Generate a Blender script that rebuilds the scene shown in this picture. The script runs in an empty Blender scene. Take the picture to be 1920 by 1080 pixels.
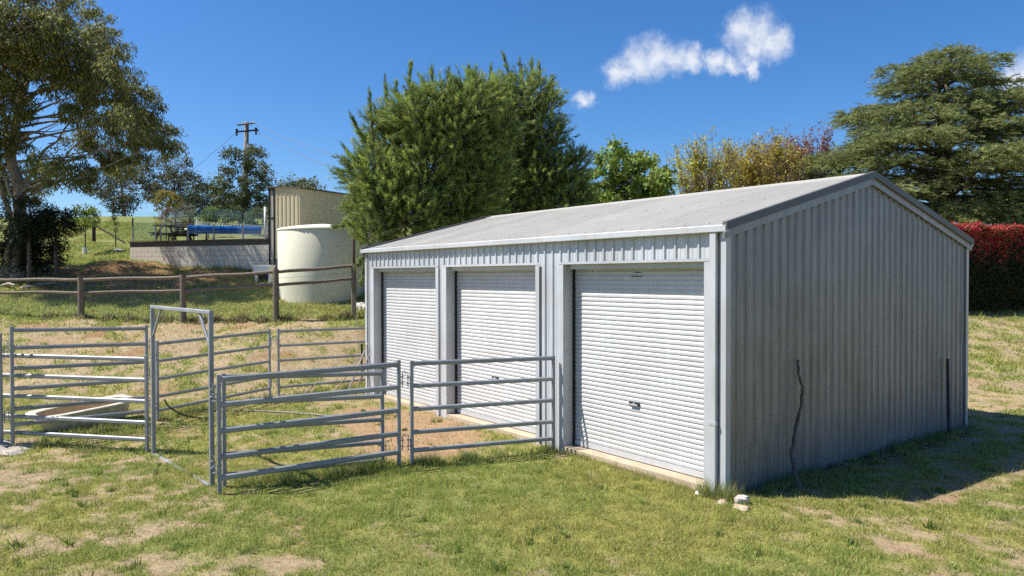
import bpy, math, random
import numpy as np
from mathutils import Vector, Matrix

# ------------------------------------------------------------------ camera, sky, sun, exposure
sc = bpy.context.scene
COL = sc.collection
CAM = np.array([15.133, -7.436, 2.612])
FW = np.array([-0.7944, 0.6074]); RT = np.array([0.6074, 0.7944])      # plan axes of the site: up the hill / across it

def site(u, v):
    return CAM[:2] + u * FW + v * RT

cam_d = bpy.data.cameras.new('camera'); cam = bpy.data.objects.new('camera', cam_d); COL.objects.link(cam)
cam_d.sensor_width = 36; cam_d.lens = 1368.7 / 1920 * 36; cam_d.clip_start = 0.05; cam_d.clip_end = 6000
yaw, pitch, roll = -0.91802, -0.01578, -0.0017
f3 = Vector((math.sin(yaw) * math.cos(pitch), math.cos(yaw) * math.cos(pitch), math.sin(pitch)))
r3 = Vector((math.cos(yaw), -math.sin(yaw), 0)); u3 = r3.cross(f3)
r3, u3 = r3 * math.cos(roll) + u3 * math.sin(roll), u3 * math.cos(roll) - r3 * math.sin(roll)
m = Matrix.Identity(4)
for i in range(3):
    m[i][0] = r3[i]; m[i][1] = u3[i]; m[i][2] = -f3[i]; m[i][3] = CAM[i]
cam.matrix_world = m
sc.camera = cam

SUN_EL = math.radians(55.7)
SUN_H = np.array([-0.607, -0.794])
sun_d = bpy.data.lights.new('sun', 'SUN'); sun = bpy.data.objects.new('sun', sun_d); COL.objects.link(sun)
sun_d.energy = 5.0; sun_d.angle = math.radians(0.53); sun_d.color = (1.0, 0.955, 0.88)
sv = Vector((SUN_H[0] * math.cos(SUN_EL), SUN_H[1] * math.cos(SUN_EL), math.sin(SUN_EL)))
sun.rotation_euler = sv.to_track_quat('Z', 'Y').to_euler(); sun.location = (0, -20, 30)

world = bpy.data.worlds.new('World'); sc.world = world; world.use_nodes = True
wn = world.node_tree.nodes; wl = world.node_tree.links; wn.clear()
w_out = wn.new('ShaderNodeOutputWorld'); w_bg = wn.new('ShaderNodeBackground'); w_bg.inputs[1].default_value = 0.07
sky = wn.new('ShaderNodeTexSky'); sky.sky_type = 'NISHITA'; sky.sun_disc = False
sky.sun_elevation = SUN_EL; sky.sun_rotation = math.atan2(SUN_H[0], SUN_H[1])
sky.altitude = 700; sky.air_density = 1.0; sky.dust_density = 1.0; sky.ozone_density = 5.0
hs = wn.new('ShaderNodeHueSaturation'); hs.inputs['Saturation'].default_value = 1.26; hs.inputs['Value'].default_value = 1.1
wl.new(sky.outputs[0], hs.inputs['Color'])
st_ = wn.new('ShaderNodeMix'); st_.data_type = 'RGBA'; st_.blend_type = 'MULTIPLY'; st_.inputs['Factor'].default_value = 1; st_.inputs['B'].default_value = (0.98, 1.04, 1.15, 1); wl.new(hs.outputs[0], st_.inputs['A'])
tc = wn.new('ShaderNodeTexCoord')
# small fair-weather clouds: (unit direction, angular radius) puffs roughened with noise
def px_dir(px, py):
    d = f3 + r3 * ((px - 960) / 1368.7) + u3 * ((540 - py) / 1368.7)
    return d.normalized()
PUFFS = [(1160, 130, 32), (1195, 121, 38), (1232, 106, 40), (1266, 110, 34), (1300, 115, 26), (1345, 112, 25), (1375, 119, 22), (1405, 122, 20),
         (1392, 60, 34), (1424, 66, 40), (1452, 84, 30), (1412, 88, 26), (1086, 186, 20), (1108, 179, 14), (1895, 150, 30), (1930, 140, 40), (1970, 155, 40)]
nz = wn.new('ShaderNodeTexNoise'); nz.inputs['Scale'].default_value = 34; nz.inputs['Detail'].default_value = 8; nz.inputs['Roughness'].default_value = 0.64
wl.new(tc.outputs['Generated'], nz.inputs['Vector'])
wp0 = wn.new('ShaderNodeVectorMath'); wp0.operation = 'SUBTRACT'; wp0.inputs[1].default_value = (0.5, 0.5, 0.5); wl.new(nz.outputs['Color'], wp0.inputs[0])
wp1 = wn.new('ShaderNodeVectorMath'); wp1.operation = 'SCALE'; wp1.inputs['Scale'].default_value = 0.052; wl.new(wp0.outputs[0], wp1.inputs[0])
wp2 = wn.new('ShaderNodeVectorMath'); wp2.operation = 'ADD'; wl.new(wp1.outputs[0], wp2.inputs[0]); wl.new(tc.outputs['Generated'], wp2.inputs[1])
prev = None
for px, py, r in PUFFS:
    d = px_dir(px, py)
    dist = wn.new('ShaderNodeVectorMath'); dist.operation = 'DISTANCE'; dist.inputs[1].default_value = d
    wl.new(wp2.outputs[0], dist.inputs[0])
    mr = wn.new('ShaderNodeMapRange'); mr.inputs[1].default_value = 0; mr.inputs[2].default_value = r / 1368.7 * 1.3
    mr.inputs[3].default_value = 1; mr.inputs[4].default_value = 0
    wl.new(dist.outputs['Value'], mr.inputs[0])
    if prev is None: prev = mr.outputs[0]
    else:
        mx = wn.new('ShaderNodeMath'); mx.operation = 'SMOOTH_MAX'; mx.inputs[2].default_value = 0.2
        wl.new(prev, mx.inputs[0]); wl.new(mr.outputs[0], mx.inputs[1]); prev = mx.outputs[0]
cm = wn.new('ShaderNodeMapRange'); cm.interpolation_type = 'SMOOTHSTEP'
cm.inputs[1].default_value = 0.06; cm.inputs[2].default_value = 1.0; cm.inputs[3].default_value = 0; cm.inputs[4].default_value = 0.92
wl.new(prev, cm.inputs[0])
mixc = wn.new('ShaderNodeMix'); mixc.data_type = 'RGBA'; mixc.inputs['B'].default_value = (7.4, 7.7, 8.2, 1)
wl.new(cm.outputs[0], mixc.inputs['Factor']); wl.new(st_.outputs['Result'], mixc.inputs['A'])
wl.new(mixc.outputs['Result'], w_bg.inputs[0]); wl.new(w_bg.outputs[0], w_out.inputs[0])

sc.view_settings.view_transform = 'Standard'; sc.view_settings.look = 'None'
sc.view_settings.exposure = 0.78; sc.view_settings.gamma = 1.0; sc.view_settings.use_curve_mapping = False
sc.render.engine = 'CYCLES'
sc.cycles.max_bounces = 7; sc.cycles.diffuse_bounces = 3; sc.cycles.glossy_bounces = 3; sc.cycles.transmission_bounces = 5
sc.cycles.transparent_max_bounces = 10; sc.cycles.use_denoising = False; sc.cycles.caustics_reflective = False; sc.cycles.caustics_refractive = False

RNG = np.random.default_rng(11)
random.seed(5)

# ------------------------------------------------------------------ helpers
def fast_mesh(name, V, F, col=None, smooth=False):
    V = np.asarray(V, np.float32); F = np.asarray(F, np.int32)
    me = bpy.data.meshes.new(name)
    me.vertices.add(len(V)); me.vertices.foreach_set('co', V.ravel())
    k = F.shape[1]
    me.loops.add(F.size); me.loops.foreach_set('vertex_index', F.ravel())
    me.polygons.add(len(F)); me.polygons.foreach_set('loop_start', np.arange(len(F), dtype=np.int32) * k)
    if smooth: me.polygons.foreach_set('use_smooth', np.ones(len(F), bool))
    if col is not None:
        a = me.color_attributes.new('tint', 'FLOAT_COLOR', 'POINT')
        c = np.ones((len(V), 4), np.float32); c[:, :3] = col; a.data.foreach_set('color', c.ravel())
    me.update(calc_edges=True)
    return me

def tag(o, label=None, cat=None, group=None, kind=None):
    if label: o['label'] = label
    if cat: o['category'] = cat
    if group: o['group'] = group
    if kind: o['kind'] = kind
    return o

def link(name, me, mat=None, parent=None):
    o = bpy.data.objects.new(name, me); COL.objects.link(o)
    if mat is not None and me is not None and not me.materials: me.materials.append(mat)
    if parent is not None: o.parent = parent
    return o

def empty(name, loc, rz=0.0):
    o = bpy.data.objects.new(name, None); COL.objects.link(o); o.location = loc; o.rotation_euler = (0, 0, rz)
    o.empty_display_size = 0.2
    return o

class MB:
    def __init__(s): s.v = []; s.f = []
    def add(s, vs, fs):
        b = len(s.v); s.v += [tuple(map(float, q)) for q in vs]; s.f += [tuple(b + i for i in q) for q in fs]; return s
    def box(s, lo, hi):
        x0, y0, z0 = lo; x1, y1, z1 = hi
        return s.add([(x0,y0,z0),(x1,y0,z0),(x1,y1,z0),(x0,y1,z0),(x0,y0,z1),(x1,y0,z1),(x1,y1,z1),(x0,y1,z1)],
                     [(0,3,2,1),(4,5,6,7),(0,1,5,4),(1,2,6,5),(2,3,7,6),(3,0,4,7)])
    def bar(s, a, b, w, h, up=(0,0,1), bev=0.25):
        """octagonal (bevelled) bar from a to b, w across, h along up"""
        a = Vector(a); b = Vector(b); d = (b - a).normalized(); up = Vector(up)
        sd = d.cross(up)
        if sd.length < 1e-4: sd = d.cross(Vector((1, 0, 0)))
        sd.normalize(); up = sd.cross(d).normalized()
        c = min(w, h) * bev; hw, hh = w / 2, h / 2
        pr = [(-hw, -hh + c), (-hw + c, -hh), (hw - c, -hh), (hw, -hh + c), (hw, hh - c), (hw - c, hh), (-hw + c, hh), (-hw, hh - c)]
        vs = [a + sd * x + up * y for x, y in pr] + [b + sd * x + up * y for x, y in pr]
        fs = [(i, (i + 1) % 8, 8 + (i + 1) % 8, 8 + i) for i in range(8)] + [tuple(range(7, -1, -1)), tuple(range(8, 16))]
        return s.add(vs, fs)
    def tube(s, pts, rad, n=8, cap=True):
        pts = [Vector(q) for q in pts]
        if not hasattr(rad, '__len__'): rad = [rad] * len(pts)
        ring = []; vs = []; fs = []
        ref = Vector((0.31, 0.53, 0.79))
        for i, q in enumerate(pts):
            d = (pts[min(i + 1, len(pts) - 1)] - pts[max(i - 1, 0)]).normalized()
            if abs(d.dot(ref)) > 0.97: ref = Vector((0.9, -0.3, 0.2))
            sd = d.cross(ref).normalized(); up = sd.cross(d)
            for k in range(n):
                a = 2 * math.pi * k / n
                vs.append(q + (sd * math.cos(a) + up * math.sin(a)) * rad[i])
        for i in range(len(pts) - 1):
            for k in range(n):
                fs.append((i*n+k, i*n+(k+1)%n, (i+1)*n+(k+1)%n, (i+1)*n+k))
        if cap:
            fs.append(tuple(range(n - 1, -1, -1))); fs.append(tuple(range((len(pts)-1)*n, len(pts)*n)))
        return s.add(vs, fs)
    def lathe(s, prof, c=(0,0,0), n=48):
        vs = []; fs = []
        for r, z in prof:
            for k in range(n):
                a = 2 * math.pi * k / n; vs.append((c[0] + r*math.cos(a), c[1] + r*math.sin(a), c[2] + z))
        for i in range(len(prof) - 1):
            for k in range(n): fs.append((i*n+k, i*n+(k+1)%n, (i+1)*n+(k+1)%n, (i+1)*n+k))
        return s.add(vs, fs)
    def mesh(s, name, smooth=False):
        me = bpy.data.meshes.new(name); me.from_pydata(s.v, [], s.f)
        if smooth: me.polygons.foreach_set('use_smooth', np.ones(len(me.polygons), bool))
        me.update(); return me
    def build(s, name, mat, parent=None, smooth=False):
        return link(name, s.mesh(name, smooth), mat, parent)

_T = {}
def vnoise(x, y, seed=0):
    if seed not in _T: _T[seed] = np.random.default_rng(seed + 77).random((256, 256))
    t = _T[seed]; x = np.asarray(x, float); y = np.asarray(y, float)
    xi = np.floor(x).astype(int); yi = np.floor(y).astype(int); fx = x - xi; fy = y - yi
    fx = fx*fx*(3-2*fx); fy = fy*fy*(3-2*fy); a = xi & 255; b = yi & 255; a1 = (a+1) & 255; b1 = (b+1) & 255
    return (t[a,b]*(1-fx) + t[a1,b]*fx)*(1-fy) + (t[a,b1]*(1-fx) + t[a1,b1]*fx)*fy
def fbm(x, y, oct=4, seed=0, gain=0.55):
    s = 0; amp = 1; tot = 0
    for o in range(oct):
        s = s + amp * vnoise(np.asarray(x) * 2**o + 13.7*o, np.asarray(y) * 2**o + 5.1*o, seed + o); tot += amp; amp *= gain
    return s / tot
def sstep(x, a, b):
    t = np.clip((np.asarray(x, float) - a) / (b - a), 0, 1); return t*t*(3-2*t)

# ------------------------------------------------------------------ materials
def new_mat(name):
    mt = bpy.data.materials.new(name); mt.use_nodes = True; nt = mt.node_tree
    return mt, nt, nt.nodes['Principled BSDF']

def noise_node(nt, scale, detail=4, rough=0.55, vec=None, coord='Object', stretch=None):
    n = nt.nodes.new('ShaderNodeTexNoise'); n.inputs['Scale'].default_value = scale; n.inputs['Detail'].default_value = detail; n.inputs['Roughness'].default_value = rough
    t = nt.nodes.new('ShaderNodeTexCoord'); src = t.outputs[coord]
    if stretch:
        mp = nt.nodes.new('ShaderNodeMapping'); mp.inputs['Scale'].default_value = stretch
        nt.links.new(src, mp.inputs['Vector']); src = mp.outputs[0]
    nt.links.new(src, n.inputs['Vector']); return n

def ramp(nt, src, stops):
    r = nt.nodes.new('ShaderNodeValToRGB'); nt.links.new(src, r.inputs[0])
    e = r.color_ramp.elements
    while len(e) < len(stops): e.new(0.5)
    for i, (p, c) in enumerate(stops):
        e[i].position = p; e[i].color = (c[0], c[1], c[2], 1)
    return r

def mulc(nt, a, b, fac=1.0):
    mx = nt.nodes.new('ShaderNodeMix'); mx.data_type = 'RGBA'; mx.blend_type = 'MULTIPLY'; mx.inputs['Factor'].default_value = fac
    nt.links.new(a, mx.inputs['A']); nt.links.new(b, mx.inputs['B']); return mx.outputs['Result']

def bump(nt, bs, src, dist, strength=0.5):
    b = nt.nodes.new('ShaderNodeBump'); b.inputs['Distance'].default_value = dist; b.inputs['Strength'].default_value = strength
    nt.links.new(src, b.inputs['Height']); nt.links.new(b.outputs[0], bs.inputs['Normal'])

def surf_mat(name, c0, c1, scale=6, rough=0.6, metal=0.0, stretch=None, bmp=0.0, fine=None, spec=0.5, coord='Object'):
    mt, nt, bs = new_mat(name)
    n = noise_node(nt, scale, 5, 0.6, stretch=stretch, coord=coord)
    r = ramp(nt, n.outputs['Fac'], [(0.3, c0), (0.7, c1)]); out = r.outputs[0]
    if fine:
        n2 = noise_node(nt, fine[0], 3, 0.6, coord=coord)
        lo = 1 - fine[1]; hi = 1 + fine[1] * 0.4
        r2 = ramp(nt, n2.outputs['Fac'], [(0.3, (lo,)*3), (0.7, (hi,)*3)])
        out = mulc(nt, out, r2.outputs[0])
        if bmp: bump(nt, bs, n2.outputs['Fac'], bmp)
    elif bmp: bump(nt, bs, n.outputs['Fac'], bmp)
    nt.links.new(out, bs.inputs['Base Color'])
    bs.inputs['Roughness'].default_value = rough; bs.inputs['Metallic'].default_value = metal
    bs.inputs['Specular IOR Level'].default_value = spec
    return mt

def leaf_mat(name, translucency=0.3, gain=1.0, rough=0.55):
    mt, nt, bs = new_mat(name)
    at = nt.nodes.new('ShaderNodeAttribute'); at.attribute_name = 'tint'
    g = nt.nodes.new('ShaderNodeMix'); g.data_type = 'RGBA'; g.blend_type = 'MULTIPLY'; g.inputs['Factor'].default_value = 1
    g.inputs['B'].default_value = (gain, gain, gain, 1); nt.links.new(at.outputs['Color'], g.inputs['A'])
    nt.links.new(g.outputs['Result'], bs.inputs['Base Color']); bs.inputs['Roughness'].default_value = rough; bs.inputs['Specular IOR Level'].default_value = 0.3
    tr = nt.nodes.new('ShaderNodeBsdfTranslucent'); nt.links.new(g.outputs['Result'], tr.inputs['Color'])
    ms = nt.nodes.new('ShaderNodeMixShader'); ms.inputs[0].default_value = translucency
    nt.links.new(bs.outputs[0], ms.inputs[1]); nt.links.new(tr.outputs[0], ms.inputs[2])
    nt.links.new(ms.outputs[0], nt.nodes['Material Output'].inputs['Surface'])
    return mt

def zinc(name, c0, c1, rough, metal, vertical=True):
    """aluminium-zinc coated sheet: dull streaks running down the sheet, fine spangle"""
    mt, nt, bs = new_mat(name)
    st = noise_node(nt, 3.0, 5, 0.6, stretch=(5, 5, 0.35) if vertical else (1, 1, 1))
    r1 = ramp(nt, st.outputs['Fac'], [(0.28, c0), (0.72, c1)])
    sp = noise_node(nt, 90, 3, 0.7); r2 = ramp(nt, sp.outputs['Fac'], [(0.35, (0.95, 0.95, 0.95)), (0.65, (1.03, 1.03, 1.03))])
    dirt = noise_node(nt, 1.1, 5, 0.65); r3 = ramp(nt, dirt.outputs['Fac'], [(0.32, (0.86, 0.84, 0.81) if vertical else (0.95, 0.945, 0.935)), (0.6, (1, 1, 1))])
    oi = nt.nodes.new('ShaderNodeObjectInfo'); r4 = ramp(nt, oi.outputs['Random'], [(0.0, (0.88, 0.89, 0.90)), (1.0, (1.06, 1.055, 1.05))])
    nt.links.new(mulc(nt, mulc(nt, mulc(nt, r1.outputs[0], r2.outputs[0]), r3.outputs[0]), r4.outputs[0]), bs.inputs['Base Color'])
    rr = nt.nodes.new('ShaderNodeMapRange'); rr.inputs[3].default_value = rough - 0.08; rr.inputs[4].default_value = rough + 0.12
    nt.links.new(st.outputs['Fac'], rr.inputs[0]); nt.links.new(rr.outputs[0], bs.inputs['Roughness'])
    bs.inputs['Metallic'].default_value = metal
    bump(nt, bs, sp.outputs['Fac'], 0.0006, 0.25)
    return mt

M = {}
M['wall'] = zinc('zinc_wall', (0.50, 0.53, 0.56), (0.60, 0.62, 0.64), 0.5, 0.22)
M['side'] = zinc('zinc_shade_dark', (0.20, 0.204, 0.21), (0.34, 0.341, 0.343), 0.42, 0.45)  # darkened wall zinc: shade of the gable side put into the colour
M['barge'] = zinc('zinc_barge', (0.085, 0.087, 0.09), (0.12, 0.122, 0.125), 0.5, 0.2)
M['trim'] = zinc('zinc_trim', (0.50, 0.515, 0.53), (0.57, 0.585, 0.60), 0.5, 0.18)
M['roof'] = zinc('zinc_roof', (0.335, 0.32, 0.285), (0.375, 0.36, 0.325), 0.6, 0.05, False)
M['door'] = zinc('zinc_door', (0.53, 0.535, 0.54), (0.60, 0.605, 0.61), 0.5, 0.12)
M['galv'] = zinc('galvanised', (0.24, 0.255, 0.275), (0.38, 0.395, 0.415), 0.55, 0.35, False)
M['concrete'] = surf_mat('concrete', (0.40, 0.31, 0.21), (0.52, 0.42, 0.30), 3, 0.9, bmp=0.002, fine=(60, 0.2))
M['tank'] = surf_mat('cream_tank', (0.66, 0.62, 0.47), (0.74, 0.70, 0.55), 1.2, 0.85, stretch=(1, 1, 0.4), fine=(9, 0.05))
M['cream'] = surf_mat('cream_sheet', (0.60, 0.52, 0.34), (0.68, 0.60, 0.41), 2.0, 0.6, stretch=(3, 3, 0.4))
M['timber'] = surf_mat('weathered_timber', (0.13, 0.10, 0.07), (0.26, 0.21, 0.16), 3, 0.9, stretch=(6, 6, 6), fine=(40, 0.35), bmp=0.003)
M['darkwood'] = surf_mat('dark_timber', (0.03, 0.02, 0.015), (0.06, 0.04, 0.03), 5, 0.8)
M['block'] = surf_mat('besser_block', (0.36, 0.33, 0.28), (0.50, 0.47, 0.41), 0.9, 0.95, fine=(25, 0.25), bmp=0.003, coord='Generated')
M['blockw'] = surf_mat('whitewashed_block', (0.58, 0.53, 0.43), (0.74, 0.69, 0.59), 0.5, 0.95, fine=(14, 0.25), bmp=0.003)
M['blockd'] = surf_mat('stained_block', (0.10, 0.085, 0.065), (0.17, 0.145, 0.115), 1.3, 0.95, fine=(14, 0.3))
M['mortar'] = surf_mat('mortar', (0.40, 0.36, 0.29), (0.50, 0.46, 0.38), 4, 0.95)
M['white'] = surf_mat('white_paint', (0.68, 0.68, 0.66), (0.78, 0.78, 0.76), 5, 0.5)
M['enamel'] = surf_mat('worn_enamel', (0.56, 0.50, 0.38), (0.74, 0.69, 0.58), 5, 0.4, fine=(20, 0.2))
M['enamel_in'] = surf_mat('stained_enamel', (0.42, 0.31, 0.18), (0.52, 0.41, 0.26), 4, 0.45, fine=(18, 0.2))
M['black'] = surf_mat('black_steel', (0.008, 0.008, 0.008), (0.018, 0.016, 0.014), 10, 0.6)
M['brownpipe'] = surf_mat('brown_pipe', (0.06, 0.025, 0.018), (0.10, 0.045, 0.03), 4, 0.5)
M['blue'] = surf_mat('blue_cover', (0.004, 0.05, 0.24), (0.008, 0.11, 0.42), 7, 0.22, stretch=(1, 1, 1), bmp=0.01)
M['rock'] = surf_mat('pale_rock', (0.38, 0.33, 0.27), (0.66, 0.63, 0.58), 9, 0.9, fine=(45, 0.35), bmp=0.01)
M['paver'] = surf_mat('paving_stone', (0.34, 0.29, 0.23), (0.50, 0.45, 0.38), 5, 0.9, fine=(40, 0.3), bmp=0.005)
M['deadwood'] = surf_mat('dead_branch', (0.05, 0.042, 0.036), (0.13, 0.11, 0.095), 9, 0.9, fine=(50, 0.3))
M['palewood'] = surf_mat('pale_branch', (0.24, 0.20, 0.16), (0.40, 0.36, 0.31), 9, 0.9, fine=(50, 0.3))
M['gumbark'] = surf_mat('gum_bark', (0.16, 0.125, 0.10), (0.40, 0.36, 0.315), 1.6, 0.9, stretch=(2, 2, 0.8), fine=(12, 0.3), bmp=0.01)
M['bark'] = surf_mat('brown_bark', (0.07, 0.055, 0.042), (0.16, 0.125, 0.10), 4, 0.95, stretch=(2, 2, 0.6), fine=(20, 0.3), bmp=0.01)
M['twig'] = surf_mat('twig_bark', (0.17, 0.115, 0.085), (0.30, 0.22, 0.165), 6, 0.9)
M['polewood'] = surf_mat('pole_timber', (0.16, 0.135, 0.11), (0.27, 0.235, 0.20), 2, 0.9, stretch=(6, 6, 0.5))
M['wire'] = surf_mat('wire', (0.12, 0.12, 0.12), (0.2, 0.2, 0.2), 10, 0.6, 0.5)
M['netting'] = surf_mat('netting_wire', (0.20, 0.20, 0.19), (0.30, 0.30, 0.29), 10, 0.6, 0.4)
M['leaf'] = leaf_mat('leaf', 0.38)
M['needle'] = leaf_mat('needle', 0.32)
M['blade'] = leaf_mat('grass_blade', 0.45, rough=0.6)
mt, nt, bs = new_mat('pool_glass')
tr = nt.nodes.new('ShaderNodeBsdfTransparent'); tr.inputs[0].default_value = (0.93, 0.97, 0.955, 1)
gl = nt.nodes.new('ShaderNodeBsdfGlossy'); gl.inputs['Roughness'].default_value = 0.02
lw = nt.nodes.new('ShaderNodeValue'); lw.outputs[0].default_value = 0.03
ms = nt.nodes.new('ShaderNodeMixShader'); nt.links.new(lw.outputs[0], ms.inputs[0]); nt.links.new(tr.outputs[0], ms.inputs[1]); nt.links.new(gl.outputs[0], ms.inputs[2])
nt.links.new(ms.outputs[0], nt.nodes['Material Output'].inputs['Surface']); M['glass'] = mt

# ground: tint attribute carries turf / straw / bare-earth patches, fine mottling is procedural
mt, nt, bs = new_mat('turf')
at = nt.nodes.new('ShaderNodeAttribute'); at.attribute_name = 'tint'
g1 = noise_node(nt, 14, 6, 0.7); r1 = ramp(nt, g1.outputs['Fac'], [(0.3, (0.62, 0.62, 0.60)), (0.7, (1.28, 1.25, 1.2))])
g2 = noise_node(nt, 75, 4, 0.75); r2 = ramp(nt, g2.outputs['Fac'], [(0.3, (0.55, 0.56, 0.55)), (0.72, (1.35, 1.3, 1.25))])
nt.links.new(mulc(nt, mulc(nt, at.outputs['Color'], r1.outputs[0]), r2.outputs[0]), bs.inputs['Base Color'])
bs.inputs['Roughness'].default_value = 0.95; bs.inputs['Specular IOR Level'].default_value = 0.15
bump(nt, bs, g2.outputs['Fac'], 0.03, 0.8); M['turf'] = mt

# ------------------------------------------------------------------ terrain
W, D = 9.67, 7.0
LU = [-60, 0, 13.5, 15.5, 18, 21, 24, 27, 29, 33, 38, 62, 80, 200, 900, 3000]
LZ = [-0.3, -0.12, -0.08, 0.0, 0.55, 1.32, 1.88, 2.55, 3.02, 3.55, 4.0, 7.7, 8.5, 10, 12, 12]
RU = [-60, 0, 13, 15.5, 18, 26, 35, 60, 200, 900, 3000]
RZ = [-0.3, -0.12, -0.08, -0.04, 0.22, 1.45, 2.4, 4.0, 5, 6, 6]
def rect_dist(x, y):
    dx = np.maximum(np.maximum(-x, x - W), 0); dy = np.maximum(np.maximum(-y, y - D), 0)
    return np.hypot(dx, dy)
def terrain(x, y, rough=True):
    x = np.asarray(x, float); y = np.asarray(y, float)
    u = (x - CAM[0]) * FW[0] + (y - CAM[1]) * FW[1]; v = (x - CAM[0]) * RT[0] + (y - CAM[1]) * RT[1]
    w = sstep(v, -2, 7)
    z = np.interp(u, LU, LZ) * (1 - w) + np.interp(u, RU, RZ) * w
    k = sstep(rect_dist(x, y), 0.6, 4.5)
    z = -0.08 * (1 - k) + z * k
    if rough:
        far = sstep(u, 14, 30)
        z = z + (fbm(x * 0.45, y * 0.45, 3, 3) - 0.5) * (0.10 + 0.5 * far) * sstep(rect_dist(x, y), 0.1, 2.0)
        z = z + (fbm(x * 3.1, y * 3.1, 3, 9) - 0.5) * 0.045
    return z
def gz(x, y): return float(terrain(np.array([x]), np.array([y]))[0])

STRAW = np.array([0.42, 0.33, 0.21]); GREEN = np.array([0.215, 0.24, 0.058]); EARTH = np.array([0.40, 0.27, 0.165]); RED = np.array([0.33, 0.17, 0.09])
def masks(x, y):
    u = (x - CAM[0]) * FW[0] + (y - CAM[1]) * FW[1]; v = (x - CAM[0]) * RT[0] + (y - CAM[1]) * RT[1]
    n = 0.66 * fbm(x * 3.4, y * 3.4, 4, 21, 0.75) + 0.22 * fbm(x * 1.1, y * 1.1, 3, 25) + 0.12 * fbm(x * 0.33, y * 0.33, 3, 31)
    g = 0.575 + 0.0 * x
    g += 0.16 * np.exp(-(((x - 9.2) / 2.6) ** 2 + ((y + 1.6) / 1.7) ** 2))          # lush by the near shed corner
    g += 0.10 * np.exp(-(((x - 7.0) / 2.0) ** 2 + ((y + 3.2) / 1.5) ** 2))
    g -= 0.03 * sstep(-v, 2.0, 6) * (1 - sstep(u, 9, 12))                              # dry strip to the front
    g -= 0.03 * (1 - sstep(u, 6.5, 8.0))
    g -= 0.03 * sstep(v, 3.2, 6) * (1 - sstep(u, 9, 20))
    bank = sstep(u, 14.0, 16) * (1 - sstep(u, 20.5, 21.8)) * (1 - sstep(v, -3, 3))
    g -= 0.10 * bank
    g += 0.16 * sstep(u, 30, 40) * (1 - sstep(v, -3, 3))
    g += 0.22 * sstep(u, 20.5, 22.5) * (1 - sstep(v, -3, 3))
    g -= 0.05 * sstep(u, 13, 15) * sstep(v, 4, 8)
    grass = sstep(n + g - 0.5, 0.43, 0.59)
    # bare earth in front of the two fenced-off doors, and under the gum tree
    e = np.exp(-(((x - 3.4) / 2.5) ** 2 + ((y + 1.0) / 1.15) ** 2) ** 1.5) + 0.6 * np.exp(-(((x - 5.0) / 1.1) ** 2 + ((y + 1.9) / 1.0) ** 2) ** 2)
    e = sstep(e + (n - 0.5) * 0.9, 0.35, 0.7)
    tu, tv = u - 28, v + 14.0
    gum = np.exp(-((tu / 4.0) ** 2 + (tv / 5.5) ** 2) ** 1.5); gum = sstep(gum + (n - 0.5) * 1.4, 0.35, 0.75)
    return n, grass, e, gum, bank
def tint(x, y):
    n, grass, e, gum, bank = masks(x, y)
    s = STRAW * (0.85 + 0.3 * fbm(x * 2.3, y * 2.3, 3, 41))[:, None]
    rd = sstep(fbm(x * 0.9, y * 0.9, 4, 51), 0.56, 0.72)[:, None] * (0.35 + 0.4 * bank[:, None])
    s = s * (1 - rd) + RED * rd
    gcol = GREEN * (0.8 + 0.45 * fbm(x * 1.7, y * 1.7, 4, 61))[:, None]
    gcol = gcol * (1 + 0.0 * gum[:, None]) + np.array([0.05, 0.035, 0.0]) * sstep(fbm(x * 0.6, y * 0.6, 3, 71), 0.4, 0.65)[:, None]
    c = s * (1 - 0.85 * grass[:, None]) + gcol * 0.85 * grass[:, None]
    c = c * (1 - e[:, None]) + EARTH * (0.85 + 0.3 * fbm(x * 4, y * 4, 3, 81))[:, None] * e[:, None]
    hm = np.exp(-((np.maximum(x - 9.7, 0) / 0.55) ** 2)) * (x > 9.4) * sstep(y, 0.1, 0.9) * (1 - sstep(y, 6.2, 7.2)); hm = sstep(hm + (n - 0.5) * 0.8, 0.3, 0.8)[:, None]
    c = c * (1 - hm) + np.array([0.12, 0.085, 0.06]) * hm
    far_ = (sstep((x - CAM[0]) * FW[0] + (y - CAM[1]) * FW[1], 28, 46) * 0.65)[:, None]; c = c * (1 - far_) + np.array([0.155, 0.185, 0.060]) * far_
    c = c * (1 - gum[:, None]) + (RED * 0.8 + STRAW * 0.15) * gum[:, None]
    return c

us = np.concatenate([[-60, -30, -12, -5, 0, 2], np.arange(3, 24, 0.1), np.arange(24, 40, 0.3), np.geomspace(40, 3000, 60)])
vs_ = np.concatenate([-np.geomspace(3000, 20, 45), np.arange(-19.6, -12, 0.3), np.arange(-12, 12, 0.1), np.arange(12, 20, 0.3), np.geomspace(20, 3000, 45)])
UU, VV = np.meshgrid(us, vs_, indexing='ij')
GX = CAM[0] + UU.ravel() * FW[0] + VV.ravel() * RT[0]; GY = CAM[1] + UU.ravel() * FW[1] + VV.ravel() * RT[1]
nu, nv = len(us), len(vs_)
ii, jj = np.meshgrid(np.arange(nu - 1), np.arange(nv - 1), indexing='ij'); b = (ii * nv + jj).ravel()
quads = np.stack([b, b + nv, b + nv + 1, b + 1], 1)[:, ::-1]
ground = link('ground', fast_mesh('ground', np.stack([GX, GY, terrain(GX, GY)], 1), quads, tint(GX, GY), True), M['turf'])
tag(ground, 'mown paddock turf, green and straw patches, rising up the hill', kind='structure')

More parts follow.
